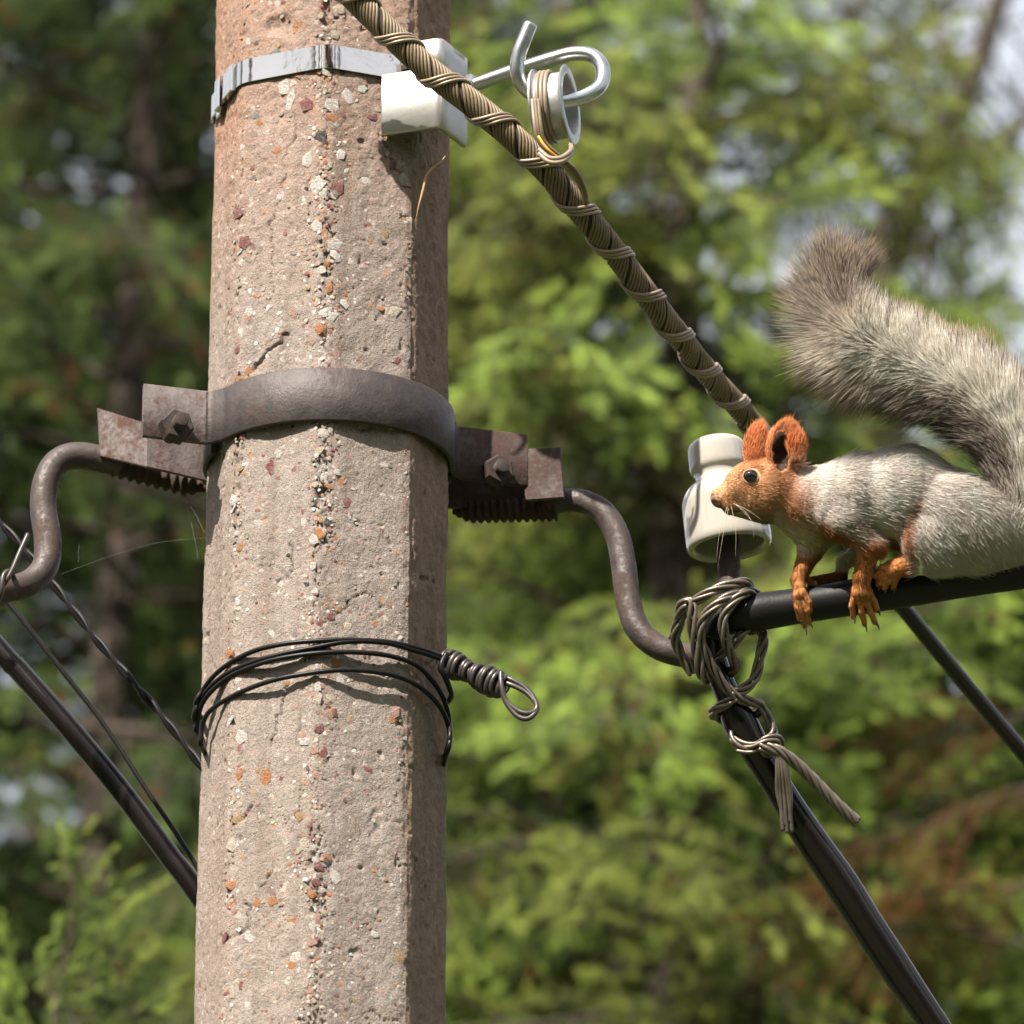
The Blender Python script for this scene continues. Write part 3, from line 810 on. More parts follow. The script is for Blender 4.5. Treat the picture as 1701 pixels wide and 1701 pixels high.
for c in range(3):
    a = c * 0.17 + 1.3 - 2 * np.pi * s_len / (103 * PX)
    Q = Pw + (rad_in + 5.2 * PX + c * 0.0 * PX)[:, None] * (np.cos(a)[:, None] * Nw + np.sin(a)[:, None] * Bw) + Tw * (c * 4.6 * PX)
    mbs.add(*tube(Q, 3.0 * PX, 7))
mbs.build("binding_wire", M['wire_pale'], wc)

tie = thing("reel_tie", at(905, 250, -0.116), "pale wire tail tying the reel to the wrapped cable", "wire")
for q in range(3):
    o_ = q * 5
    P = pts([(884 + o_, 165, -0.133), (888 + o_, 205, -0.134), (895 + o_, 235, -0.130), (918 + o_, 258, -0.125), (945 + o_, 282, -0.115), (962 + o_ * 0.6, 306, -0.105), (970 + o_ * 0.4, 330, -0.096), (966 + o_ * 0.3, 352, -0.085)], 60)
    MB().add(*tube(P, 3.4 * PX, 8)).build("wire_strand", M['wire_old'] if q else M['wire_pale'], tie)
for q in range(2):
    P = pts([(895, 248 + q * 7, -0.135), (912, 262 + q * 7, -0.137), (932, 262 + q * 7, -0.136), (948, 250 + q * 6, -0.128), (948, 240 + q * 5, -0.115)], 40)
    MB().add(*tube(P, 4.2 * PX, 8)).build("tie_loop", M['wire_pale'], tie)
P = pts([(894, 226, -0.138), (903, 240, -0.138), (914, 252, -0.137), (927, 262, -0.133)], 20)
MB().add(*tube(P, 2.4 * PX, 8)).build("yellow_thread", M['yellow'], tie)

# ------------------------------------------------------------------ iron wire wound round the pole
wl = thing("wire_loop", at(540, 1110, 0), "thin black wire wound four times round the pole, ending in a coiled eye", "wire")
LR = 0.0868


def ringpts(L):
    out = []
    for px, py in L:
        q = at(px, py, 0); s_ = (q[0] - PCX) / LR
        if abs(s_) >= 0.985: Y = 0.0 if py < 1240 else 0.02
        else: x_ = abs(q[0] - PCX); Rc = np.interp(x_, [0.066, 0.0868], [0.0836, 0.0874]); Y = -math.sqrt(max(Rc * Rc - x_ * x_, 0))
        out.append(at(px, py, Y))
    return out


def backpts(a, b, n=5):
    """round the hidden side from point a (left) to b (right)"""
    o_ = []
    for i_ in range(1, n):
        f_ = i_ / n; an_ = math.radians(-95 - 170 * f_)
        o_.append(np.array([PCX + math.sin(an_) * LR, -math.cos(an_) * LR, a[2] + (b[2] - a[2]) * f_]))
    return o_


loops = [[(327, 1178), (340, 1142), (372, 1108), (420, 1082), (470, 1070), (520, 1065), (575, 1063), (640, 1066), (690, 1076), (722, 1086), (740, 1094)],
         [(324, 1200), (337, 1157), (372, 1122), (420, 1100), (470, 1086), (520, 1076), (580, 1066), (640, 1068), (690, 1081), (722, 1091), (738, 1099)],
         [(325, 1212), (338, 1165), (378, 1126), (430, 1103), (480, 1091), (540, 1084), (600, 1084), (650, 1090), (690, 1104), (715, 1127), (735, 1157), (746, 1195), (744, 1240)],
         [(333, 1235), (337, 1202), (352, 1178), (395, 1152), (450, 1131), (510, 1119), (570, 1113), (630, 1117), (672, 1128), (705, 1147), (732, 1176), (746, 1212), (743, 1250)]]
for L in loops:
    fp = ringpts(L)
    if len(L) > 11: fp = fp[::-1]; fp = fp[::-1] + []
    bp = backpts(fp[0], fp[-1])
    P = spline(np.array(([fp[0]] and fp) + bp[::-1] + [fp[0]]), 220) if len(L) > 11 else spline(np.array(bp[::-1] + fp), 200)
    MB().add(*tube(P, 4.1 * PX, 10)).build("wire_turn", M['wire_black'], wl)
c0, c1 = at(738, 1098, -0.030), at(838, 1142, -0.055)
s = np.linspace(0, 1, 420)
axp = c0 + (c1 - c0) * s[:, None]; cT = nrm(c1 - c0); cN = nrm(zu - cT * zu.dot(cT)); cB = np.cross(cT, cN)
rc2 = (17 + 3.5 * np.sin(s * 11) + np.where(s > 0.8, 3, 0)) * PX
an_ = 2 * np.pi * 12.5 * s + 0.5 * np.sin(s * 17)
Q = axp + rc2[:, None] * (np.cos(an_)[:, None] * cN + np.sin(an_)[:, None] * cB * 0.85) + cT * (2.5 * PX * np.sin(s * 41))[:, None]
MB().add(*tube(Q, 4.6 * PX, 8)).build("coil", M['coil'], wl)
MB().add(*tube(np.array([c0 - cT * 0.004, (c0 + c1) / 2, c1]), 10 * PX, 10)).build("coil_core", M['coil'], wl)
for q, dy in enumerate((0, 9)):
    P = pts([(815, 1118 + dy, -0.052), (845, 1127 + dy, -0.058), (873, 1143 + dy * .7, -0.060), (890, 1166 + dy * .2, -0.062), (890, 1182 - dy * .3, -0.063), (876, 1194 - dy, -0.064), (858, 1188 - dy, -0.063), (840, 1165 - dy * .3, -0.062), (833, 1138, -0.062), (832, 1116, -0.060)], 80)
    MB().add(*tube(P, 4.3 * PX, 10)).build("eye_wire", M['coil'], wl)
P = pts([(742, 1085, -0.052), (733, 1105, -0.054), (738, 1122, -0.052), (746, 1140, -0.045), (750, 1155, -0.035), (744, 1166, -0.02)], 40)
MB().add(*tube(P, 4.6 * PX, 8)).build("loose_end", M['wire_black'], wl)

# ------------------------------------------------------------------ lines at the left
tp = thing("twisted_line", at(150, 1060, 0.13), "thin twisted pair of black wires running behind the pole", "wire")
P = pts([(-600, 90, 0.16), (-120, 700, 0.14), (-20, 842, 0.135), (45, 918, 0.132), (100, 985, 0.13), (160, 1062, 0.128), (215, 1126, 0.126), (275, 1197, 0.124), (340, 1280, 0.122), (600, 1620, 0.11), (1000, 2150, 0.1)], 600)
bundle(P, 4.0 * PX, 4.0 * PX, 2, 132 * PX, 8).build("wire_strand", M['wire_black'], tp)
t2 = thing("thin_line", at(170, 1210, 0.16), "single thin dark wire between the twisted pair and the thick black cable", "wire")
P = pts([(-600, 250, 0.2), (-60, 915, 0.165), (15, 1003, 0.16), (80, 1085, 0.16), (170, 1200, 0.16), (250, 1322, 0.158), (325, 1436, 0.156), (600, 1880, 0.15)], 200)
MB().add(*tube(P, 4.6 * PX, 10)).build("wire", M['wire_black'], t2)
t3 = thing("thick_cable", at(170, 1270, 0.10), "thick glossy black cable slanting down behind the pole", "cable")
P = pts([(-700, 250, 0.16), (-60, 1010, 0.11), (30, 1112, 0.105), (110, 1203, 0.10), (200, 1312, 0.10), (280, 1420, 0.098), (340, 1500, 0.096), (640, 1930, 0.09)], 240)
MB().add(*tube(P, 18.5 * PX, 20)).build("cable", M['cable_gloss'], t3)
t4 = thing("hook_tie_wire", at(15, 965, -0.01), "short bent wire tied round the low bend of the hook", "wire")
P = pts([(47, 887, -0.012), (32, 920, -0.014), (20, 948, -0.015), (8, 968, -0.014), (-4, 985, -0.006), (-8, 1000, 0.004), (10, 1000, 0.014), (24, 975, 0.012), (18, 950, -0.010), (6, 956, -0.016), (2, 985, -0.015), (-6, 1003, -0.004)], 90)
MB().add(*tube(P, 4.6 * PX, 8)).build("wire", M['coil'], t4)

# ------------------------------------------------------------------ black service cable the squirrel stands on
DS = float((at(1435, 985, -0.05) - CAM).dot(FW))


def S(x, y, d=0.0):
    """squirrel space: photograph pixels, d = pixels towards the lens from the cable's axis"""
    return atd(x, y, DS - d * PX)


bc = thing("service_cable", S(1435, 985), "thick matt black cable under the squirrel, bent down at the hook", "cable")
ctrl = [S(2600, 820), S(2000, 905), S(1701, 947), S(1600, 962), S(1500, 979), S(1430, 990), S(1350, 1003), S(1290, 1012), S(1245, 1019), S(1212, 1026, -6), S(1188, 1042, -14), S(1181, 1072, -20), S(1190, 1108, -22), S(1207, 1150, -22), S(1229, 1200, -22), S(1262, 1258, -20), S(1300, 1320, -18), S(1345, 1392, -16), S(1396, 1466, -14), S(1446, 1545, -12), S(1500, 1627, -10), S(1560, 1715, -8), S(1800, 2080, 0), S(2200, 2700, 10)]
cr_ = [31, 31, 31.5, 31, 30.5, 30.5, 29.5, 31, 32, 29, 25, 22, 21, 20.5, 29, 25, 24, 27, 29, 28.5, 27.5, 25, 25, 25]
Q = spline(np.array([list(c) + [r] for c, r in zip(ctrl, cr_)]), 420)
rv = Q[:, 3] * PX * 0.985 * (1 + 0.018 * vnoise(Q[:, :3], 45))
ncut = int(np.argmin(np.linalg.norm(Q[:, :3] - S(1184, 1056, -18), axis=1)))
MB().add(*tube(Q[:ncut + 2, :3], rv[:ncut + 2], 28)).build("sheath", M['cable'], bc)
MB().add(*tube(Q[ncut:, :3], rv[ncut:] * 1.004, 28)).build("shrink_sleeve", M['cable_gloss'], bc)

tw = thing("tie_wire", S(1190, 1080, 20), "grey stranded aluminium wire lashing the black cable to the hook", "wire")


def run(L, n=60, cnt=4, rad=5.6, rs=3.5, pit=150, ph_=0.0, name="wire_turn"):
    P = spline([S(*p) for p in L], n)
    bundle(P, rad * PX, rs * PX, cnt, pit * PX, 7, ph_).build(name, M['wire_alu'], tw)


run([(1150, 1120, -10), (1128, 1080, -5), (1122, 1050, 5), (1140, 1012, 22), (1172, 988, 32), (1205, 974, 30), (1238, 968, 14), (1246, 982, -14)], 80)
run([(1120, 1060, -15), (1128, 1030, 10), (1134, 1006, 26), (1146, 1002, 32), (1150, 1030, 34), (1157, 1075, 30), (1166, 1118, 22), (1176, 1128, 6), (1190, 1118, -24)], 80, 4, 6.6, 3.9)
run([(1250, 992, -22), (1236, 985, 14), (1212, 992, 34), (1186, 1008, 40), (1166, 1034, 38), (1164, 1062, 34), (1178, 1098, 26), (1200, 1134, 16), (1224, 1158, 8), (1248, 1166, -2), (1264, 1172, -20), (1254, 1188, -44), (1214, 1196, -50), (1188, 1190, -36), (1186, 1180, -16), (1204, 1170, 2), (1222, 1158, 10)], 150)
run([(1256, 985, -16), (1240, 984, 24), (1218, 1000, 38), (1202, 1026, 42), (1204, 1058, 38), (1213, 1086, 22), (1222, 1106, 6), (1210, 1120, -20)], 80)
run([(1244, 1046, -40), (1262, 1046, -26), (1268, 1062, -10), (1262, 1092, -6), (1254, 1126, -4), (1234, 1146, 4), (1214, 1150, 8)], 70, 4, 6.0, 3.7, 160)
run([(1190, 1096, -4), (1210, 1078, 10), (1234, 1052, 12), (1252, 1034, -2)], 40, 3, 5)
run([(1262, 1174, -18), (1280, 1198, -14), (1284, 1220, -6), (1270, 1232, 8), (1244, 1240, 12), (1222, 1232, 6), (1211, 1212, -14), (1216, 1200, -42)], 80, 3, 5)
run([(1225, 1246, 8), (1250, 1244, 16), (1272, 1230, 18), (1292, 1228, 10), (1294, 1242, -4), (1278, 1252, 14), (1268, 1246, 20)], 60, 3, 5)
run([(1262, 1240, 18), (1290, 1246, 22), (1318, 1264, 20), (1350, 1294, 16), (1385, 1330, 14), (1424, 1366, 12)], 70, 5, 6.5, 3.8, 120, 0, "wire_tail")
for q, (dx, e0, e1) in enumerate(((0, 1301, 1380), (5, 1308, 1384), (10, 1316, 1382), (-3, 1306, 1372), (13, 1312, 1366))):
    P = spline([S(1292 + dx * .4, 1250, 24), S(1294 + dx, 1282, 26), S(1296 + dx * 1.3, 1320, 22), S(e0, e1, 20)], 30)
    MB().add(*tube(P, 3.7 * PX, 7)).build("frayed_strand", M['wire_alu'], tw)

# ------------------------------------------------------------------ spider threads, dry root
cw = thing("cobweb", at(300, 830, 0.04), "few fine spider threads hanging below the clamp beside the pole", "cobweb")
for L in ([(305, 818, 0.05), (318, 870, 0.04), (330, 930, 0.02)], [(98, 955, 0.02), (180, 925, 0.03), (260, 902, 0.04), (342, 893, 0.03)], [(300, 820, 0.05), (322, 850, 0.03), (340, 885, 0.01)], [(131, 905, 0.03), (130, 935, 0.03)]):
    MB().add(*tube(pts(L, 24), 0.000035, 4)).build("thread", M['silk'], cw)
df = thing("dry_fibre", at(710, 290, -0.07), "curled dry brown fibre stuck under the bracket on the pole", "fibre")
P = pts([(745, 252, -0.072), (733, 268, -0.074), (718, 280, -0.075), (709, 292, -0.074), (703, 315, -0.073), (695, 345, -0.071), (692, 362, -0.068)], 40)
MB().add(*tube(P, np.interp(np.linspace(0, 1, 40), [0, .35, .5, 1], [.0004, .0006, .0011, .0003]), 6)).build("fibre", M['fibre'], df)

#--SQUIRREL--
# ------------------------------------------------------------------ the squirrel
# prims in squirrel pixels: x right, y down the photograph, d towards the lens
def sdf_grid(prims, lo, hi, h):
    n = np.ceil((hi - lo) / h).astype(int) + 1
    gxs = [lo[i] + h * np.arange(n[i]) for i in range(3)]
    Fd = np.full(n, 60.0, np.float32)
    for p in prims:
        kind, k = p[0], p[-1]
        if kind == 'c':                         # round cone
            a, ra, b, rb = np.array(p[1], float), p[2], np.array(p[3], float), p[4]
            mn = np.minimum(a - ra, b - rb) - k - 14; mx = np.maximum(a + ra, b + rb) + k + 14
        else:                                   # ellipsoid with a turn in the picture plane
            c, r, rot = np.array(p[1], float), np.array(p[2], float), p[3]
            m_ = max(r); mn = c - m_ - k - 14; mx = c + m_ + k + 14
        i0 = np.clip(((mn - lo) / h).astype(int), 0, n - 1); i1 = np.clip(((mx - lo) / h).astype(int) + 2, 1, n)
        X, Y, Z = np.meshgrid(*[gxs[q][i0[q]:i1[q]] for q in range(3)], indexing='ij')
        if X.size == 0: continue
        if kind == 'c':
            ba = b - a; pa = [X - a[0], Y - a[1], Z - a[2]]
            hh = np.clip((pa[0] * ba[0] + pa[1] * ba[1] + pa[2] * ba[2]) / max(ba.dot(ba), 1e-9), 0, 1)
            dd = np.sqrt((pa[0] - hh * ba[0]) ** 2 + (pa[1] - hh * ba[1]) ** 2 + (pa[2] - hh * ba[2]) ** 2) - (ra + (rb - ra) * hh)
        else:
            cc, ss = math.cos(rot), math.sin(rot)
            x, y, z = X - c[0], Y - c[1], Z - c[2]
            x, y = x * cc + y * ss, -x * ss + y * cc
            k0 = np.sqrt((x / r[0]) ** 2 + (y / r[1]) ** 2 + (z / r[2]) ** 2) + 1e-6
            k1 = np.sqrt((x / r[0] ** 2) ** 2 + (y / r[1] ** 2) ** 2 + (z / r[2] ** 2) ** 2) + 1e-6
            dd = k0 * (k0 - 1) / k1
        sub = Fd[i0[0]:i1[0], i0[1]:i1[1], i0[2]:i1[2]]
        if kind == 's':                         # carve
            hh = np.clip(0.5 - 0.5 * (sub + dd) / k, 0, 1)
            sub[...] = sub * (1 - hh) + (-dd) * hh + k * hh * (1 - hh)
        else:
            hh = np.clip(0.5 + 0.5 * (sub - dd) / k, 0, 1)
            sub[...] = sub * (1 - hh) + dd * hh - k * hh * (1 - hh)
    return Fd, lo, h


def surface_nets(Fd, lo, h):
    n = np.array(Fd.shape); ins = Fd < 0
    c = np.zeros(n - 1, np.int8)
    for a in (0, 1):
        for b in (0, 1):
            for d in (0, 1):
                c += ins[a:n[0] - 1 + a, b:n[1] - 1 + b, d:n[2] - 1 + d]
    act = np.argwhere((c > 0) & (c < 8))
    idx = np.full(n - 1, -1, np.int64); idx[tuple(act.T)] = np.arange(len(act))
    acc = np.zeros((len(act), 3)); cnt = np.zeros(len(act))
    corners = [(a, b, d) for a in (0, 1) for b in (0, 1) for d in (0, 1)]
    vals = {q: Fd[tuple((act + np.array(q)).T)] for q in corners}
    for q in corners:
        for axx in range(3):
            if q[axx] == 0:
                q2 = list(q); q2[axx] = 1; q2 = tuple(q2)
                f0, f1 = vals[q], vals[q2]; m = (f0 < 0) != (f1 < 0)
                t_ = np.where(m, f0 / np.where(m, f0 - f1, 1), 0)
                pnt = np.array(q, float)[None] + t_[:, None] * np.eye(3)[axx][None]
                acc[m] += pnt[m]; cnt[m] += 1
    V = lo + h * (act + acc / cnt[:, None])
    quads = []
    for axx in range(3):
        b, d = [(1, 2), (2, 0), (0, 1)][axx]
        sl0 = [slice(None)] * 3; sl1 = [slice(None)] * 3
        sl0[axx] = slice(0, n[axx] - 1); sl1[axx] = slice(1, n[axx])
        m = ins[tuple(sl0)] != ins[tuple(sl1)]
        e = np.argwhere(m)
        ok = (e[:, b] > 0) & (e[:, d] > 0) & (e[:, b] < n[b] - 1) & (e[:, d] < n[d] - 1); e = e[ok]
        flip = ins[tuple(sl0)][tuple(e.T)]
        eb = np.zeros(3, int); eb[b] = 1; ed = np.zeros(3, int); ed[d] = 1
        q = np.stack([idx[tuple((e - eb - ed).T)], idx[tuple((e - ed).T)], idx[tuple(e.T)], idx[tuple((e - eb).T)]], 1)
        q[~flip] = q[~flip][:, ::-1]
        quads.append(q)
    return V, np.concatenate(quads)


B_ = []                                        # the body
c = lambda a, ra, b, rb, k=18: B_.append(('c', a, ra, b, rb, k))
e = lambda ce, r, rot=0.0, k=14: B_.append(('e', ce, r, rot, k))
# trunk: belly, chest, rump
c((1352, 842, -4), 56, (1432, 830, 0), 70); c((1432, 826, 0), 70, (1500, 826, -2), 82); c((1500, 828, -2), 82, (1640, 884, -8), 74)
c((1640, 884, -8), 74, (1700, 900, -10), 55)
# neck and throat
c((1292, 818, 4), 44, (1362, 836, 0), 56, 26); c((1292, 842, 6), 20, (1352, 878, -2), 34, 20)
# skull, muzzle, cheeks, jaw
c((1243, 806, 8), 37, (1288, 806, 6), 47, 14); c((1200, 826, 14), 17, (1243, 809, 9), 34, 14)
c((1193, 829, 15), 12, (1205, 826, 14), 17, 8); c((1212, 844, 13), 11, (1268, 846, 8), 24, 12)
e((1262, 832, 30), (32, 24, 16), 0.0, 12); e((1262, 832, -14), (32, 24, 16), 0.0, 12)
e((1246, 784, 34), (21, 12, 9), -0.1, 8)                       # brow
e((1218, 838, 24), (17, 12, 9), 0.15, 8)                       # whisker pad
# near ear: cup open to the front
e((1303, 750, 30), (29, 44, 13), 0.10, 7)
B_.append(('s', (1298, 753, 44), (16, 30, 17), 0.10, 4))
# far ear, seen from behind its rim
e((1256, 748, -26), (20, 38, 8), 0.06, 6)
# near thigh and hind foot
e((1592, 872, 44), (90, 80, 44), 0.0, 22); e((1545, 905, 58), (48, 42, 32), 0.5, 20)
c((1560, 930, 52), 22, (1520, 940, 54), 15, 12); c((1528, 938, 52), 15, (1492, 942, 50), 15, 8); c((1500, 940, 50), 15, (1478, 950, 48), 14, 6)
for (x0, y0, x1, y1, x2, y2) in ((1478, 938, 1466, 944, 1456, 958), (1480, 946, 1466, 956, 1460, 970), (1486, 950, 1474, 964, 1470, 976), (1494, 950, 1486, 964, 1484, 975)):
    c((x0, y0, 50), 7, (x1, y1, 50), 6.2, 4); c((x1, y1, 50), 6.2, (x2, y2, 44), 5, 3)
# near foreleg and paw
e((1402, 852, 44), (42, 44, 24), 0.4, 18)
c((1405, 866, 46), 30, (1446, 905, 50), 21, 16); c((1446, 905, 50), 20, (1432, 958, 44), 14, 8); c((1432, 958, 44), 14, (1431, 984, 42), 15.5, 6)
c((1426, 984, 42), 11, (1440, 986, 42), 11, 5)
for (x0, y0, x1, y1, x2, y2, dd) in ((1421, 988, 1415, 1006, 1418, 1024, 36), (1428, 994, 1431, 1016, 1436, 1036, 35), (1437, 994, 1446, 1016, 1454, 1034, 35), (1443, 985, 1453, 1000, 1458, 1014, 37)):
    c((x0, y0, 42), 7, (x1, y1, 41), 5.0, 2.0); c((x1, y1, 41), 5.0, (x2, y2, dd), 4.4, 1.5)
# far foreleg and paw
c((1354, 872, -12), 34, (1347, 912, -6), 21, 14); c((1347, 912, -6), 20, (1326, 962, 18), 11, 8); c((1326, 962, 18), 11, (1328, 988, 36), 10.5, 5)
for (x0, y0, x1, y1, x2, y2, dd) in ((1325, 992, 1329, 1016, 1337, 1040, 34), (1331, 990, 1340, 1014, 1344, 1034, 34), (1334, 984, 1344, 1000, 1346, 1014, 38), (1322, 990, 1324, 1010, 1328, 1028, 36)):
    c((x0, y0, 38), 6.5, (x1, y1, 40), 4.8, 2.0); c((x1, y1, 40), 4.8, (x2, y2, dd), 4.2, 1.5)
# far hind leg: shin and foot on the cable
c((1450, 905, -40), 22, (1402, 934, -36), 11, 8); c((1402, 934, -36), 11, (1396, 958, -26), 10, 6)
c((1396, 960, -22), 10, (1358, 966, -14), 10, 6)
for (x2, y2) in ((1343, 962), (1346, 970), (1352, 976)):
    c((1360, 966, -13), 6.5, (x2, y2, -2), 5, 3)
# tail core
TAIL = np.array([(1672, 905, -6), (1700, 862, 0), (1706, 800, 4), (1684, 732, 4), (1622, 664, 4), (1542, 614, 6), (1466, 580, 8), (1412, 548, 10), (1390, 508, 10), (1394, 474, 10)], float)
tr = [26, 22, 19, 17, 16, 15, 14, 12, 9, 5]
for q in range(len(TAIL) - 1): c(tuple(TAIL[q]), tr[q], tuple(TAIL[q + 1]), tr[q + 1], 8)

GH = 1.75
Fd, lo, h = sdf_grid(B_, np.array([1170.0, 420.0, -100.0]), np.array([1790.0, 1056.0, 110.0]), GH)
SV, SQ = surface_nets(Fd, lo, h)
# mouth line, nostril and eye socket are shaped in the vertices
n_sm = len(SV)
for _ in range(2):                              # light smoothing
    acc = np.zeros_like(SV); cn = np.zeros(len(SV))
    for a, b in ((0, 1), (1, 2), (2, 3), (3, 0)):
        np.add.at(acc, SQ[:, a], SV[SQ[:, b]]); np.add.at(cn, SQ[:, a], 1)
        np.add.at(acc, SQ[:, b], SV[SQ[:, a]]); np.add.at(cn, SQ[:, b], 1)
    SV = SV * 0.6 + 0.4 * acc / np.maximum(cn, 1)[:, None]
gN = np.zeros_like(SV)
fn = np.cross(SV[SQ[:, 2]] - SV[SQ[:, 0]], SV[SQ[:, 3]] - SV[SQ[:, 1]])
for a in range(4): np.add.at(gN, SQ[:, a], fn)
gN = nrm(gN)


def seg_dist(P, poly):
    """2-D distance to a polyline in the photograph and the parameter along it"""
    best = np.full(len(P), 1e9); par = np.zeros(len(P))
    for q in range(len(poly) - 1):
        a, b = np.array(poly[q], float), np.array(poly[q + 1], float); ab = b - a
        t_ = np.clip(((P[:, :2] - a) @ ab) / ab.dot(ab), 0, 1)
        dd = np.linalg.norm(P[:, :2] - a - t_[:, None] * ab, axis=1)
        m = dd < best; best[m] = dd[m]; par[m] = q + t_[m]
    return best, par


md, _ = seg_dist(SV, [(1196, 843), (1206, 849), (1222, 850), (1240, 846), (1250, 842)])
front = SV[:, 2] > 0
SV = SV - gN * (2.6 * np.exp(-(md / 2.4) ** 2) * (front & (SV[:, 0] < 1256)))[:, None]
ed, _ = seg_dist(SV, [(1186, 834), (1190, 837)])
SV = SV - gN * (2.2 * np.exp(-(ed / 2.6) ** 2) * front)[:, None]


def sm(x, a, b):
    t_ = np.clip((x - a) / (b - a), 0, 1); return t_ * t_ * (3 - 2 * t_)


def lerp(a, b, t_):
    return a * (1 - t_)[:, None] + b * t_[:, None]


GREY, ORG, HEAD, CREAM, BROWN, RED = [np.array(v) for v in ((0.93, 0.865, 0.815), (0.60, 0.26, 0.095), (0.78, 0.46, 0.255), (0.84, 0.74, 0.58), (0.20, 0.14, 0.10), (0.76, 0.34, 0.15))]


def paint(P, N):
    """fur colour by place on the animal"""
    x, y, d = P.T
    nz = vnoise(P, 0.06); n2 = vnoise(P + 40, 0.02)
    C = np.tile(GREY, (len(P), 1)) * (1 + 0.05 * n2 + 0.05 * nz)[:, None]
    # cream belly and throat
    low = sm(y + 6 * nz, 872, 900) * (1 - sm(x, 1480, 1520)) * sm(-N[:, 1] * -1, -0.2, 0.5)
    C = lerp(C, CREAM * (1 + 0.1 * nz)[:, None], low)
    thr = sm(N[:, 1], 0.25, 0.7) * (1 - sm(x, 1350, 1400)) * sm(y, 838, 858)
    # head
    hd = 1 - sm(x + 10 * nz - 0.30 * (y - 800) * (y > 800), 1300, 1336)
    hd *= 1 - sm(y - (x - 1290) * 0.25, 862, 880)
    C = lerp(C, HEAD * (1 + 0.16 * nz + 0.12 * n2)[:, None], hd)
    # warm cheek and neck ruff
    rf, _ = seg_dist(P, [(1312, 800), (1330, 835), (1322, 862)]); C = lerp(C, ORG * 1.2, 0.5 * np.exp(-(rf / 20) ** 2) * (d > -30))
    C = lerp(C, CREAM, thr * 0.85)
    # pale lips and chin
    lp = sm(y, 846, 858) * (1 - sm(x, 1262, 1300)); C = lerp(C, np.array([0.50, 0.36, 0.24]), lp * 0.8)
    # ears
    er = (1 - sm(y + 6 * nz, 752, 786)) * (x < 1345); C = lerp(C, RED * (1 + 0.2 * nz)[:, None], er)
    inn = (((x - 1297) / 15) ** 2 + ((y - 750) / 33) ** 2 < 1) & (d > 18) & (x > 1278)
    C[inn] = np.array([0.13, 0.085, 0.06]) * (1 + 0.5 * nz[inn])[:, None]
    # nose leather
    ns, _ = seg_dist(P, [(1184, 827), (1187, 835)]); C = lerp(C, np.array([0.19, 0.10, 0.075]), np.exp(-(ns / 8.5) ** 2) * 0.95)
    m2, _ = seg_dist(P, [(1196, 843), (1206, 849), (1222, 850), (1240, 846), (1250, 842)]); C = lerp(C, np.array([0.10, 0.055, 0.045]), np.exp(-(m2 / 2.2) ** 2) * (x < 1252) * (d > 0) * 0.9)
    # orange fore legs, elbow fold, knee line and feet
    fold, _ = seg_dist(P, [(1362, 878), (1390, 895), (1418, 918), (1436, 930)]); C = lerp(C, ORG, np.exp(-((fold + 4 * nz) / 13) ** 2) * (d > -5))
    leg, _ = seg_dist(P, [(1450, 902), (1440, 935), (1431, 965), (1432, 1035)]); C = lerp(C, ORG * (1 + 0.2 * nz)[:, None], (1 - sm(leg, 18, 28)) * sm(y + 5 * nz, 888, 908) * (d > 10))
    leg2, _ = seg_dist(P, [(1346, 918), (1328, 960), (1330, 1045)]); C = lerp(C, ORG * 0.82, (1 - sm(leg2, 20, 34)) * sm(y + 5 * nz, 902, 930) * (x < 1372))
    kn, _ = seg_dist(P, [(1512, 838), (1502, 862), (1500, 890), (1506, 925)]); C = lerp(C, ORG, np.exp(-(kn / 8) ** 2) * 0.85 * (d > 5))
    ft = (1 - sm(x + 3 * nz, 1516, 1530)) * sm(y, 916, 926) * (x > 1452); C = lerp(C, ORG * 1.1 * (1 + 0.2 * nz)[:, None], ft)
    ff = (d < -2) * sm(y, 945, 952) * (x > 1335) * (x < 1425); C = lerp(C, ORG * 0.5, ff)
    # darker patch on the flank, soft
    dk, _ = seg_dist(P, [(1410, 872), (1436, 880)]); C = lerp(C, BROWN * 1.8, 0.55 * np.exp(-(dk / 12) ** 2))
    dk, _ = seg_dist(P, [(1470, 880), (1490, 915)]); C = lerp(C, np.array([0.33, 0.21, 0.12]), 0.7 * np.exp(-(dk / 16) ** 2) * (d < 50) * (x < 1502))  # brown of the belly's shadow behind the foreleg, painted into the fur
    return np.clip(C, 0.01, 0.93)


sq = thing("squirrel", S(1460, 965), "grey squirrel with orange head and legs perched on the black cable", "squirrel")
M['skin'] = m_attr("squirrel_skin", 0.8, 0.0, 0.15)
M['fur'] = m_attr("squirrel_fur", 0.6, 0.5, 0.2)
M['tail_fur'] = m_attr("tail_fur", 0.6, 0.62, 0.15)


def S_np(P):
    P = np.asarray(P, float)
    r = FW + R_ * ((P[:, :1] - 850.5) / F) + U_ * ((850.5 - P[:, 1:2]) / F)
    return CAM + r * (DS - P[:, 2:3] * PX)


def dir_np(Dv):                                 # squirrel-space direction -> world (unit metres)
    return nrm(Dv[:, :1] * R_ - Dv[:, 1:2] * U_ + Dv[:, 2:3] * T_)


off = np.array(sq.location)
me = mesh_np("body", S_np(SV) - off, [SQ[:, ::-1]])
tail_d, tail_p = seg_dist(SV, TAIL[:, :2])
is_tail = (tail_d < 30) & (SV[:, 1] < 770)
cb = paint(SV, gN); cb[is_tail] = np.array([0.28, 0.21, 0.165])
me.color_attributes.new("pigment", 'FLOAT_COLOR', 'POINT').data.foreach_set("color", np.c_[cb, np.ones(len(cb))].astype(np.float32).ravel())
body = link("body", me, M['skin'], sq)


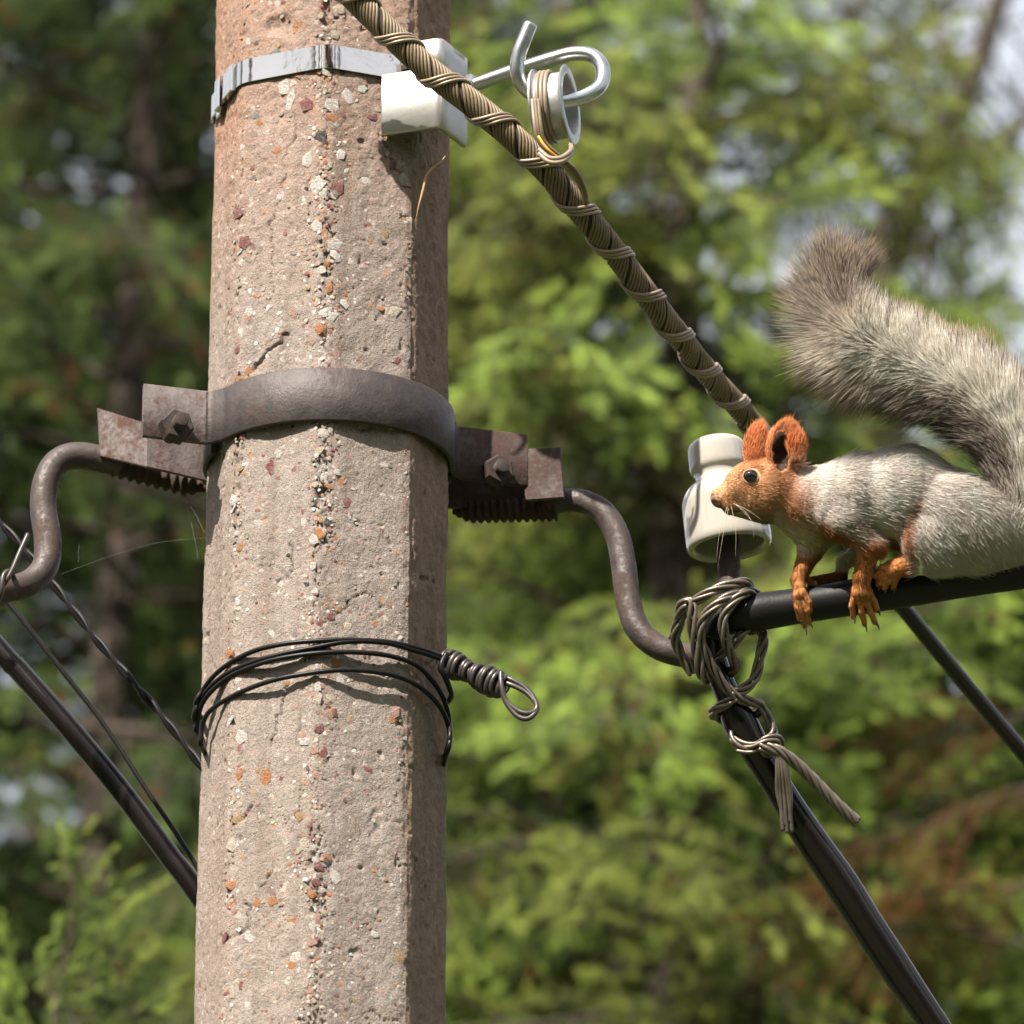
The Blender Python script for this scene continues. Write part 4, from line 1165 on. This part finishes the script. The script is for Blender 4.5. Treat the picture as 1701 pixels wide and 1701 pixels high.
def fur(name, root, dirv, length, width, colr, bend, segs=(0.0, 0.45, 0.8), parent=None):
    """hairs as tapering three-sided fibres; root/dir/bend in squirrel space (px); colr (n, len(segs)+1, 3)"""
    n = len(root); k = len(segs)
    rv_ = nrm(rng.normal(size=(n, 3))); s1 = nrm(np.cross(dirv, rv_)); s2 = np.cross(dirv, s1)
    lv = []
    for t_ in list(segs) + [1.0]:
        P = root + dirv * (length * t_)[:, None] + bend * (length * t_ * t_)[:, None]
        if t_ < 1:
            wd = width * (1 - 0.55 * t_)
            for a in (0, 2.0944, 4.1888):
                lv.append(P + wd[:, None] * (math.cos(a) * s1 + math.sin(a) * s2))
        else: lv.append(P)
    Vh = np.stack(lv, 1); m = Vh.shape[1]
    base_i = np.arange(n)[:, None] * m
    qd, tri = [], []
    for s_ in range(k - 1):
        for a in range(3):
            b = (a + 1) % 3
            qd.append(np.concatenate([base_i + s_ * 3 + a, base_i + s_ * 3 + b, base_i + s_ * 3 + 3 + b, base_i + s_ * 3 + 3 + a], 1))
    for a in range(3):
        tri.append(np.concatenate([base_i + (k - 1) * 3 + a, base_i + (k - 1) * 3 + (a + 1) % 3, base_i + m - 1], 1))
    me_ = mesh_np(name, S_np(Vh.reshape(-1, 3)) - off, [np.concatenate(qd), np.concatenate(tri)])
    cc_ = np.concatenate([np.repeat(colr[:, q:q + 1], 3, 1) if q < k else colr[:, q:q + 1] for q in range(k + 1)], 1)
    me_.color_attributes.new("pigment", 'FLOAT_COLOR', 'POINT').data.foreach_set("color", np.c_[cc_.reshape(-1, 3), np.ones(n * m)].astype(np.float32).ravel())
    return link(name, me_, M[name], parent or sq)


def sample(n, weight=None):
    ar = np.linalg.norm(fn, axis=1)
    if weight is not None: ar = ar * weight
    f = rng.choice(len(SQ), n, p=ar / ar.sum())
    u, v = rng.random((2, n))[:, :, None]
    q = SV[SQ[f]]; P = (q[:, 0] * (1 - u) + q[:, 1] * u) * (1 - v) + (q[:, 3] * (1 - u) + q[:, 2] * u) * v
    N = nrm(gN[SQ[f]].mean(1))
    return P, N


fc = SV[SQ].mean(1); fnu = nrm(fn)
td_f, _ = seg_dist(fc, TAIL[:, :2]); tail_f = (td_f < 30) & (fc[:, 1] < 770)
facing = np.where(fnu[:, 2] > -0.35, 1.0, 0.35)
dens = np.where(tail_f, 0.0, 1.0) * facing
dens *= np.where((fc[:, 0] < 1345) & (fc[:, 1] < 875), 2.0, 1.0) * np.where(fc[:, 1] > 985, 0.8, 1.0)
P, N = sample(118000, dens)
x, y, d = P.T
flow = np.tile(np.array([1.0, 0.22, 0.0]), (len(P), 1))
hw_ = (1 - sm(x, 1300, 1340))[:, None]
flow = flow * (1 - hw_) + hw_ * np.stack([np.ones(len(P)), np.clip((y - 805) / 70, -0.5, 0.7), 0.2 * np.sign(d - 6)], 1)
lg = (sm(y, 895, 925) * (x < 1470))[:, None]; flow = flow * (1 - lg) + lg * np.array([0.12, 1.0, 0.0])
th_ = (sm(x, 1500, 1530) * sm(y, 820, 860))[:, None]; flow = flow * (1 - 0.6 * th_) + 0.6 * th_ * np.array([0.25, 1.0, 0.0])
ea_ = ((y < 772) & (x < 1338))[:, None]; flow = np.where(ea_, np.array([0.25, -1.0, 0.0]) + 0.5 * N, flow)
ft_ = ((x > 1440) & (x < 1530) & (y > 920) & (d > 10))[:, None]; flow = np.where(ft_, np.array([-0.9, 0.4, 0.0]), flow)
flow = flow + 0.08 * rng.normal(size=flow.shape) + 0.16 * np.stack([vnoise(P, 0.035), vnoise(P + 9, 0.035), vnoise(P + 19, 0.035)], 1)
tg = nrm(flow - N * (flow * N).sum(1, keepdims=True))
ln = np.full(len(P), 25.0)
ln = np.where(x < 1345, 9.0, ln); ln = np.where(x < 1240, 5.0, ln); ln = np.where(x < 1205, 3.0, ln)
ln = np.where((x > 1330) & (x < 1400), np.interp(x, [1330, 1400], [11, 20]), ln)
ln = np.where((y > 915) & (x < 1470), 9.0, ln); ln = np.where(y > 972, 5.5, ln)
ln = np.where((x > 1440) & (x < 1525) & (y > 922), 5.0, ln)
ln = np.where((y < 770) & (x < 1335), np.interp(y, [695, 720, 770], [30, 20, 9]), ln)
inn = (((x - 1297) / 16) ** 2 + ((y - 750) / 34) ** 2 < 1) & (d > 14) & (x > 1276); ln = np.where(inn, 5.0, ln)
back_ear = (x > 1312) & (x < 1340) & (y < 775) & (y > 705); ln = np.where(back_ear, 18.0, ln)
lift = np.where(x < 1345, 0.15, 0.18); lift = np.where((y < 772) & (x < 1338), 0.35, lift); lift = np.where(back_ear, 0.9, lift)
ln = ln * rng.uniform(0.6, 1.15, len(P)); gd = rng.random(len(P)) < 0.04; ln = np.where(gd, ln * 1.3, ln); lift = np.where(gd, lift + 0.22, lift)
eye_c = np.array([1247.0, 791.5]); ee = np.hypot(P[:, 0] - eye_c[0], (P[:, 1] - eye_c[1]) * 1.08)
keep = ~((ee < 14.5) & (d > 10)) & ~((np.hypot(x - 1185, y - 831) < 7.5))
P, N, tg, ln, lift = P[keep], N[keep], tg[keep], ln[keep], lift[keep]
Cb_ = paint(P, N) * rng.uniform(0.93, 1.09, (len(P), 1))
dv = nrm(tg + N * lift[:, None])
cols = np.stack([Cb_ * 0.92, Cb_, np.clip(Cb_ * 1.1, 0, 0.96)], 1)
fur("fur", P, dv, ln, np.where(P[:, 0] < 1345, 0.26, 0.30) * rng.uniform(0.8, 1.2, len(P)), cols, -N * 0.10 + tg * 0.05, (0.0, 0.55))
# tail brush
nt = 72000
u = rng.random(nt) ** 0.9
Ts = spline(TAIL, 400); iu = (u * 399).astype(int)
Tt = nrm(np.gradient(Ts, axis=0))[iu]
an_ = rng.uniform(0, 2 * np.pi, nt)
e1 = nrm(np.cross(Tt, np.array([0, 0, 1.0]))); e2 = np.cross(Tt, e1)       # e1 in the picture plane, e2 towards/away from the lens
rad = np.cos(an_)[:, None] * e1 + np.sin(an_)[:, None] * e2
cr0 = np.interp(u * (len(TAIL) - 1), np.arange(len(TAIL)), tr) * 0.85
root = Ts[iu] + rad * cr0[:, None]
lat = np.abs(np.cos(an_))                                                     # 1 at the silhouette edges
lean = np.interp(u, [0, 0.25, 0.55, 0.68, 0.8, 0.93, 1.0], [0.7, 0.7, 0.5, 0.28, 0.28, 0.6, 1.3])
ln = np.interp(u, [0, 0.12, 0.25, 0.6, 0.85, 1], [92, 100, 106, 114, 126, 106]) * np.where(lat > 0.7, 1.0, 0.8) * rng.uniform(0.6, 1.06, nt); ln = np.where(rng.random(nt) < 0.06, ln * 1.16, ln)
sd_ = np.cos(an_); wd_ = sm(u, 0.45, 0.6) * (1 - sm(u, 0.82, 0.95))
ln = ln * (1 + wd_ * np.where(sd_ > 0, 0.10 * sd_, 0.24 * sd_))
tipk = np.where(u > 0.88, rng.random(nt) ** 0.7, 1.0)
dv = nrm(rad * (np.where(lat > 0.4, 1.0, 0.62) * tipk)[:, None] + Tt * lean[:, None] + 0.10 * rng.normal(size=(nt, 3)))
cl = np.stack([vnoise(root, 0.05), vnoise(root + 7, 0.05), vnoise(root + 17, 0.05)], 1)
dv = nrm(dv + 0.09 * cl * np.interp(u, [0.8, 0.95], [1, 0.4])[:, None])
side = np.cos(an_)                                                            # +1 / -1: the two edges of the brush
e1s = (e1[:, 1] * side) > 0                                                   # lower edge
jit = rng.uniform(0.93, 1.08, (nt, 1))
PALE, DARK, BUFF, UMB = [np.array(v) for v in ((0.97, 0.90, 0.83), (0.09, 0.058, 0.042), (0.66, 0.50, 0.33), (0.26, 0.17, 0.12))]
low_w = (sm(side + np.interp(u, [0.05, 0.2, 0.45, 0.65], [0, 0.35, 0.3, 0]), 0.5, 0.9) * (1 - sm(u, 0.62, 0.86)))[:, None]  # umber underside: browner hair, plus the concave side's shade painted in
edge = sm(lat, 0.86, 0.99)[:, None]; tipw = sm(u, 0.80, 0.97)[:, None]; edge = np.maximum(edge, tipw * 0.9)
b0 = PALE * (1 - low_w * 0.85) + UMB * low_w * 0.85
c1_ = b0 * 0.9
c2_ = b0 * (1 - edge * 0.35) + DARK * edge * 0.35
c3_ = b0 * 1.05 * (1 - edge * 0.93) + DARK * edge * 0.93
c4_ = PALE * 1.1 * (1 - edge) + BUFF * edge
cols = np.clip(np.stack([c1_ * jit, c2_ * jit, c3_ * jit, c4_ * jit], 1), 0.01, 0.97)
fur("tail_fur", root, dv, ln, np.full(nt, 0.36) * rng.uniform(0.7, 1.2, nt), cols, -0.06 * rad + 0.05 * Tt + 0.05 * cl, (0.0, 0.42, 0.82))
# eye
sel = np.hypot(SV[:, 0] - 1247, SV[:, 1] - 791.5) < 4
eyd = float(SV[sel, 2].max())
ic = S(1247, 791.5, eyd - 3.6)
t = NT("squirrel_eye"); t.base((0.006, 0.004, 0.0035)); t.rough(0.04); t.b.inputs["Coat Weight"].default_value = 1.0; M['eye'] = t.m
def ball(cen, r, k=28, m=18, sq_=(1, 1, 1)):
    th2 = np.linspace(0, 2 * np.pi, k, endpoint=False); ph2_ = np.linspace(-np.pi / 2, np.pi / 2, m)
    Vb = np.array([cen + r * (math.cos(p) * math.cos(a) * R_ * sq_[0] + math.cos(p) * math.sin(a) * U_ * sq_[1] + math.sin(p) * T_ * sq_[2]) for p in ph2_ for a in th2])
    i = np.arange(m - 1)[:, None] * k; j = np.arange(k)[None]; j2 = (j + 1) % k
    return Vb, [np.stack([i + j, i + j2, i + k + j2, i + k + j], -1).reshape(-1, 4)]
eye_o = MB().add(*ball(ic, 12.2 * PX, sq_=(1.03, 0.97, 0.9))).build("eye", M['eye'], sq)
def skin_d(x_, y_):
    m_ = np.hypot(SV[:, 0] - x_, SV[:, 1] - y_) < 3
    return float(SV[m_, 2].max())


a = np.linspace(0, 2 * np.pi, 40)
P = np.array([S(1247 + 12.6 * math.cos(q), 791.5 + 11.6 * math.sin(q), skin_d(1247 + 12.6 * math.cos(q), 791.5 + 11.6 * math.sin(q)) + 0.3) for q in a])
MB().add(*tube(P, 1.4 * PX, 8, caps=False)).build("eyelid", m_simple("pale_eyelid", (0.42, 0.25, 0.15), 0.7, 0, 0.2, 900), eye_o)
# whiskers and claws
M['whisker'] = m_simple("whisker", (0.62, 0.52, 0.42), 0.4, 0, 0.1, 10); M['claw'] = m_simple("dark_claw", (0.10, 0.065, 0.05), 0.35, 0, 0.4, 300)
for L in ([(1222, 838, 34), (1243, 848, 44), (1264, 863, 50)], [(1215, 842, 34), (1222, 880, 44), (1222, 925, 48)], [(1208, 842, 32), (1196, 880, 42), (1190, 928, 46)], [(1210, 845, 32), (1200, 895, 40), (1192, 945, 44)], [(1225, 840, 34), (1250, 868, 46), (1252, 893, 50)], [(1218, 836, 34), (1238, 850, 42), (1250, 868, 52)], [(1196, 826, 24), (1180, 826, 30), (1174, 832, 34)]):
    P = spline([S(*p) for p in L], 20)
    MB().add(*tube(P, np.linspace(0.00016, 0.00005, 20), 5)).build("whisker", M['whisker'], sq)
for (x0, y0, x1, y1, d0) in ((1418, 1024, 1420, 1036, 36), (1436, 1036, 1440, 1049, 34), (1454, 1034, 1461, 1046, 34), (1458, 1014, 1462, 1023, 37), (1337, 1040, 1340, 1055, 33), (1344, 1034, 1350, 1043, 33), (1328, 1028, 1331, 1038, 35), (1456, 958, 1453, 968, 44), (1460, 970, 1459, 981, 43), (1470, 976, 1470, 986, 43), (1484, 975, 1485, 985, 43)):
    P = spline([S(x0, y0 - 2, d0 + 1), S((x0 + x1) / 2 + 1.2, (y0 + y1) / 2, d0 + 4), S(x1, y1, d0)], 10)
    MB().add(*tube(P, np.linspace(2.9, 0.6, 10) * PX, 7)).build("claw", M['claw'], sq)

#--TREES--
# ------------------------------------------------------------------ spruce trees behind
t = NT("spruce_needles")
a_ = t.n("ShaderNodeAttribute", attribute_name="pigment")
oi = t.n("ShaderNodeObjectInfo")
hs_ = t.n("ShaderNodeHueSaturation"); t.l(a_.outputs["Color"], hs_.inputs["Color"])
mr = t.n("ShaderNodeMapRange"); t.l(oi.outputs["Random"], mr.inputs[0]); mr.inputs[3].default_value = 0.75; mr.inputs[4].default_value = 1.3; t.l(mr.outputs[0], hs_.inputs["Value"])
mr2 = t.n("ShaderNodeMapRange"); t.l(oi.outputs["Random"], mr2.inputs[0]); mr2.inputs[3].default_value = 0.485; mr2.inputs[4].default_value = 0.515; t.l(mr2.outputs[0], hs_.inputs["Hue"])
t.l(hs_.outputs[0], t.b.inputs["Base Color"]); t.rough(0.5); t.b.inputs["Specular IOR Level"].default_value = 0.35
tr_ = t.n("ShaderNodeBsdfTranslucent"); t.l(hs_.outputs[0], tr_.inputs[0])
mx = t.n("ShaderNodeMixShader"); mx.inputs[0].default_value = 0.34
t.l(t.b.outputs[0], mx.inputs[1]); t.l(tr_.outputs[0], mx.inputs[2]); t.l(mx.outputs[0], t.t.nodes["Material Output"].inputs[0])
M['needle'] = t.m
M['bark'] = m_simple("spruce_bark", (0.055, 0.04, 0.03), 0.9, 0, 0.45, 30, 0.8, 60)

YOUNG, OLD, DRY = np.array([0.52, 0.62, 0.13]), np.array([0.085, 0.135, 0.035]), np.array([0.30, 0.14, 0.05])


def make_bough(seed, length=1.6, dry=0.0, pal=(YOUNG, OLD), coarse=1.0):
    """one spruce bough along +X: twigs, shoots and single needles"""
    r = np.random.default_rng(seed)
    wood = MB(); NB, ND, NL, NC = [], [], [], []

    def shoot(p, d, ln_, young):
        n = int(ln_ / 0.00080 / coarse)
        u_ = r.random(n)
        base_ = p + d * (u_ * ln_)[:, None]
        rv_ = nrm(r.normal(size=(n, 3))); rv_ = nrm(rv_ - d * (rv_ @ d)[:, None])
        dn = nrm(rv_ * 0.85 + d * 0.75 + np.array([0, 0, 0.18]))
        nl = r.uniform(0.016, 0.024, n) * (1.5 if coarse > 1 else 1) * np.where(u_ > 0.9, 0.8, 1)
        NB.append(base_); ND.append(dn); NL.append(nl)
        cc = pal[0] * young + pal[1] * (1 - young)
        if r.random() < dry: cc = DRY * r.uniform(0.6, 1.2)
        NC.append(cc * r.uniform(0.75, 1.25, (n, 1)))
        wood.add(*tube(np.array([p, p + d * ln_ * 0.5, p + d * ln_]), np.array([0.0022, 0.0018, 0.001]), 4, caps=False))

    m = 40; s_ = np.linspace(0, 1, m)
    ax_ = np.stack([s_ * length, 0.05 * length * np.sin(s_ * 4 + seed), 0.10 * length * s_ - 0.34 * length * s_ ** 2 + 0.20 * length * s_ ** 4], 1)
    wood.add(*tube(ax_, np.linspace(0.016, 0.003, m), 6))
    T0 = nrm(np.gradient(ax_, axis=0))
    nt_ = 30
    for i_ in range(nt_):
        f_ = 0.12 + 0.88 * (i_ + r.uniform(0, 0.6)) / nt_
        k_i = min(m - 1, int(f_ * (m - 1))); p = ax_[k_i]; tt = T0[k_i]
        side_ = 1 if i_ % 2 else -1
        lat_ = nrm(np.cross(np.array([0, 0, 1.0]), tt)) * side_
        ln_ = (0.16 + 0.42 * (1 - f_) ** 0.7) * length / 1.6 * r.uniform(0.7, 1.15) * min(1, f_ * 3.2)
        d0 = nrm(lat_ * 0.9 + tt * 0.75 + np.array([0, 0, r.uniform(-0.75, 0.30)]))
        q = np.linspace(0, 1, 10)[:, None]
        tw_ = p + d0 * ln_ * q + np.array([0, 0, -0.22 * ln_]) * q ** 2 + nrm(tt) * 0.12 * ln_ * q ** 2
        wood.add(*tube(tw_, np.linspace(0.0045, 0.0016, 10), 4, caps=False))
        tT = nrm(np.gradient(tw_, axis=0))
        ns_ = max(2, int(ln_ / 0.036))
        for j_ in range(ns_):
            g_ = 0.15 + 0.85 * (j_ + r.uniform(0, 0.5)) / ns_
            kk = min(9, int(g_ * 9)); sd = 1 if j_ % 2 else -1
            l2 = nrm(np.cross(np.array([0, 0, 1.0]), tT[kk])) * sd
            dd = nrm(l2 * 0.8 + tT[kk] * 0.8 + np.array([0, 0, r.uniform(-0.7, 0.35)]))
            sl_ = r.uniform(0.06, 0.12) * (1.1 - 0.4 * g_)
            shoot(tw_[kk], dd, sl_, np.clip(r.normal(0.12 + 0.55 * g_ * (0.5 + 0.5 * f_), 0.22), 0, 1))
        shoot(tw_[8], tT[9], 0.095, np.clip(r.normal(0.9, 0.15), 0, 1))
    shoot(ax_[-2], T0[-1], 0.10, 0.9)
    nb, nd, nl, ncl = np.concatenate(NB), np.concatenate(ND), np.concatenate(NL), np.concatenate(NC)
    sidev = nrm(np.cross(nd, nrm(r.normal(size=nd.shape))))
    wv = 0.00135 * coarse ** 1.6
    Vn = np.stack([nb + sidev * wv, nb - sidev * wv, nb + nd * nl[:, None]], 1).reshape(-1, 3)
    nw = wood.n; Vw = np.concatenate(wood.v)
    Fw_ = [np.concatenate(x_) for x_ in wood.f.values()]
    tri = nw + np.arange(len(nb) * 3).reshape(-1, 3)
    me_ = mesh_np("bough", np.vstack([Vw, Vn]), Fw_ + [tri], smooth=False)
    me_.materials.append(M['bark']); me_.materials.append(M['needle'])
    npw = sum(len(x_) for x_ in Fw_)
    mi = np.zeros(len(me_.polygons), np.int32); mi[npw:] = 1
    me_.polygons.foreach_set("material_index", mi)
    cols_ = np.vstack([np.tile([0.1, 0.07, 0.05], (nw, 1)), np.repeat(ncl, 3, 0)])
    me_.color_attributes.new("pigment", 'FLOAT_COLOR', 'POINT').data.foreach_set("color", np.c_[cols_, np.ones(len(cols_))].astype(np.float32).ravel())
    return me_


BOUGH = [make_bough(100 + q, 1.6, 0.015) for q in range(5)]
BDRY = [make_bough(200, 1.4, 0.75)]
SHADEP = (np.array([0.24, 0.33, 0.085]), np.array([0.05, 0.085, 0.03]))  # needles of the shaded trees: their shade is put into the colour
OLIVE = [make_bough(300 + q, 1.6, 0.06, SHADEP) for q in range(2)]
COARSE = [make_bough(400 + q, 1.6, 0.03, SHADEP, 2.2) for q in range(2)]


def spruce(x, y, H, rmax, label, group, n=130, z0=1.0, meshes=BOUGH, dryf=0.03, seed=0, trunk_r=0.16, droop=(-0.5, 0.4), mins=0.55):
    r = np.random.default_rng(seed)
    o = thing("spruce_tree", (x, y, 0), label, "tree", group)
    m = 40; s_ = np.linspace(0, 1, m)
    tp_ = np.stack([x + 0.08 * np.sin(s_ * 5 + seed), y + 0.08 * np.cos(s_ * 4 + seed), H * s_], 1)
    V_, F_ = tube(tp_, trunk_r * (1 - s_) ** 0.85 + 0.004, 14)
    MB().add(V_, F_).build("trunk", M['bark'], o)
    ga = 2.399
    for i_ in range(n):
        f_ = (i_ + 0.5) / n; z = z0 + (H - 0.3 - z0) * f_
        L_ = (rmax * (1 - (z / H)) ** 0.75 + 0.09) * r.uniform(0.8, 1.15)
        az = i_ * ga + r.uniform(-0.5, 0.5)
        b = bpy.data.objects.new("bough", BDRY[0] if r.random() < dryf else meshes[int(r.integers(0, len(meshes)))])
        sc.collection.objects.link(b); b.parent = o
        kx = int(z / H * (m - 1))
        b.location = (tp_[kx][0] - x, tp_[kx][1] - y, z)
        b.rotation_euler = (r.uniform(-0.8, 0.8), -r.uniform(*droop) - 0.25 * (z / H), az)
        sc_ = L_ / 1.6
        # the needles keep their real size: long boughs are wider spread, short ones compact
        b.scale = (max(sc_, mins * 0.6), max(sc_, mins), max(sc_, mins))
    for q_ in range(3):                        # the leader
        b = bpy.data.objects.new("bough", meshes[0]); sc.collection.objects.link(b); b.parent = o
        b.location = (tp_[-1][0] - x, tp_[-1][1] - y, H - 0.30 + 0.08 * q_); b.rotation_euler = (q_ * 1.3, -1.15 - 0.15 * q_, q_ * 2.1); b.scale = (0.24, 0.34, 0.34)
    return o


GRP = "spruce trees behind the pole"
spruce(0.34, 4.55, 5.68, 1.6, "dense bright green spruce right behind the insulator and the hanging reel", GRP, 190, 1.2, seed=1)
trc = spruce(1.0, 4.9, 5.05, 1.75, "lower green spruce behind the squirrel with dry orange sprigs", GRP, 150, 1.2, seed=3, dryf=0.02)
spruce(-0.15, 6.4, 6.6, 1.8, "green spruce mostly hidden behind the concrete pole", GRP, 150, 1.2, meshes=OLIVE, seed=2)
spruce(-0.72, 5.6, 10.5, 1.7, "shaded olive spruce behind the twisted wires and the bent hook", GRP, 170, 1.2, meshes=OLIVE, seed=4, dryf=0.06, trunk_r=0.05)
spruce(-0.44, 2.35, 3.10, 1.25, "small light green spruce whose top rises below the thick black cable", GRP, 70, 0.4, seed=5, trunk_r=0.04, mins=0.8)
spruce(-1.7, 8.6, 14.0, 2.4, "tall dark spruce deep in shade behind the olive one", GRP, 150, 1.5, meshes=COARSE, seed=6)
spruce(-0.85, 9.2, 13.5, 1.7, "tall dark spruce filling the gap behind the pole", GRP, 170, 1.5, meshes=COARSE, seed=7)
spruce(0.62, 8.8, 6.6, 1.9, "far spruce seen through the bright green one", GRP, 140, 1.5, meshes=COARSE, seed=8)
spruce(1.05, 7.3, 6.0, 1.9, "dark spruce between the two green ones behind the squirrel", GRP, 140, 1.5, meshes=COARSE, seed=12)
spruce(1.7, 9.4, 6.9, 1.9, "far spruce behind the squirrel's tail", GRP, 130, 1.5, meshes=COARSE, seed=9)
# explicit dry sprays low on the right-hand tree
for (px, py, yy, az, rl, sc0) in ((1640, 1490, 3.7, 2.9, 0.5, 0.30), (1640, 1330, 3.9, 2.6, -0.5, 0.26), (1620, 1580, 3.8, 3.3, 0.9, 0.30), (1580, 1200, 4.0, 2.2, 1.0, 0.22)):
    b = bpy.data.objects.new("dry_bough", BDRY[0]); sc.collection.objects.link(b); b.parent = trc
    q = at(px + 120, py - 30, yy); b.location = Vector(q) - trc.location
    b.rotation_euler = (rl, 0.05, az); b.scale = (sc0, sc0, sc0)


# ------------------------------------------------------------------ old pine whose dark limbs stand against the sky
def limb_tree(name, label, trunk, limbs, tuft_n, seed):
    r = np.random.default_rng(seed)
    base_ = trunk[0][0]
    o = thing(name, (base_[0], base_[1], 0), label, "tree")
    P = spline([np.r_[p, rr0] for p, rr0 in trunk], 60)
    MB().add(*tube(P[:, :3], P[:, 3], 12)).build("trunk", M['bark'], o)
    ends = []
    for L in limbs:
        P = spline([np.r_[p, rr0] for p, rr0 in L], 40)
        MB().add(*tube(P[:, :3], P[:, 3], 8)).build("limb", M['bark'], o)
        mbt = MB()
        for q in range(16):
            k_i = int(r.integers(8, 40)); d_ = nrm(r.normal(size=3) + np.array([0, 0, 0.3])); ln_ = r.uniform(0.2, 0.6)
            e_ = P[k_i, :3] + d_ * ln_; mid_ = P[k_i, :3] + d_ * ln_ * 0.5 + r.normal(size=3) * 0.04
            mbt.add(*tube(spline([P[k_i, :3], mid_, e_], 8), np.linspace(0.010, 0.003, 8), 5)); ends += [e_, mid_]
        mbt.build("twig", M['bark'], o)
    for q in range(tuft_n):
        e_ = ends[int(r.integers(0, len(ends)))]
        b = bpy.data.objects.new("bough", BOUGH[int(r.integers(0, len(BOUGH)))]); sc.collection.objects.link(b); b.parent = o
        b.location = Vector(e_) - o.location; s0 = r.uniform(0.14, 0.28); b.scale = (s0,) * 3
        b.rotation_euler = tuple(r.uniform(-1, 1, 2)) + (r.uniform(0, 6.28),)
    return o


Yp = 9.5
limb_tree("pine_tree", "old pine with dark forked limbs against the sky above the squirrel's tail",
          [(np.array([at(1480, 700, Yp)[0], Yp, 0]), 0.17), (at(1475, 800, Yp), 0.0600), (at(1490, 420, Yp), 0.0500), (at(1540, 280, Yp), 0.0425), (at(1620, 120, Yp), 0.0350), (at(1700, -150, Yp), 0.0250), (at(1760, -500, Yp), 0.0150)],
          [[(at(1500, 390, Yp), 0.0300), (at(1430, 270, Yp), 0.0225), (at(1350, 215, Yp), 0.0175), (at(1250, 150, Yp), 0.0100), (at(1180, 60, Yp), 0.0060)],
           [(at(1545, 270, Yp), 0.0250), (at(1450, 170, Yp), 0.0175), (at(1420, 60, Yp), 0.0140), (at(1440, -80, Yp), 0.0075)],
           [(at(1560, 250, Yp), 0.0250), (at(1640, 260, Yp), 0.0175), (at(1720, 190, Yp), 0.0125), (at(1800, 160, Yp), 0.0060)],
           [(at(1610, 140, Yp), 0.0225), (at(1560, 60, Yp), 0.0150), (at(1530, -60, Yp), 0.0080)],
           [(at(1485, 440, Yp), 0.0250), (at(1580, 380, Yp), 0.0160), (at(1680, 340, Yp), 0.0090)]], 40, 21)
Yq = 8.0
limb_tree("larch_tree", "dark trunk with a thick limb rising behind the pigtail hook",
          [(np.array([at(800, 700, Yq)[0], Yq, 0]), 0.16), (at(800, 800, Yq), 0.10), (at(790, 300, Yq), 0.085), (at(770, 60, Yq), 0.08), (at(750, -200, Yq), 0.07), (at(740, -700, Yq), 0.03)],
          [[(at(785, 190, Yq), 0.06), (at(850, 120, Yq), 0.05), (at(930, 55, Yq), 0.045), (at(1010, -25, Yq), 0.035), (at(1100, -160, Yq), 0.02)],
           [(at(790, 330, Yq), 0.05), (at(860, 360, Yq), 0.04), (at(920, 420, Yq), 0.02)]], 14, 22)

# the rest of the clearing, all round the photographer
for q, (x_, y_, H_) in enumerate(((-9, -14, 12.5), (-4.5, -17, 13.5), (-1.0, -16, 12.5), (3.0, -15, 13), (7, -14, 12), (10, -9, 11.5), (10.5, -3, 11.0), (8.5, 2.5, 9.0), (-11, -7, 11.0), (-9.5, 0.5, 9.0), (-6.8, -15.5, 13.0), (-2.8, -18.5, 14.0), (1.2, -18, 14.0), (5.2, -17.5, 14.0), (9.0, -13, 13.0), (-12, -12, 13.0))):
    spruce(x_, y_, H_, 2.8, "spruce at the edge of the clearing, outside the photograph", "spruces round the clearing", 90, 0.8, meshes=COARSE, seed=40 + q, mins=0.9)
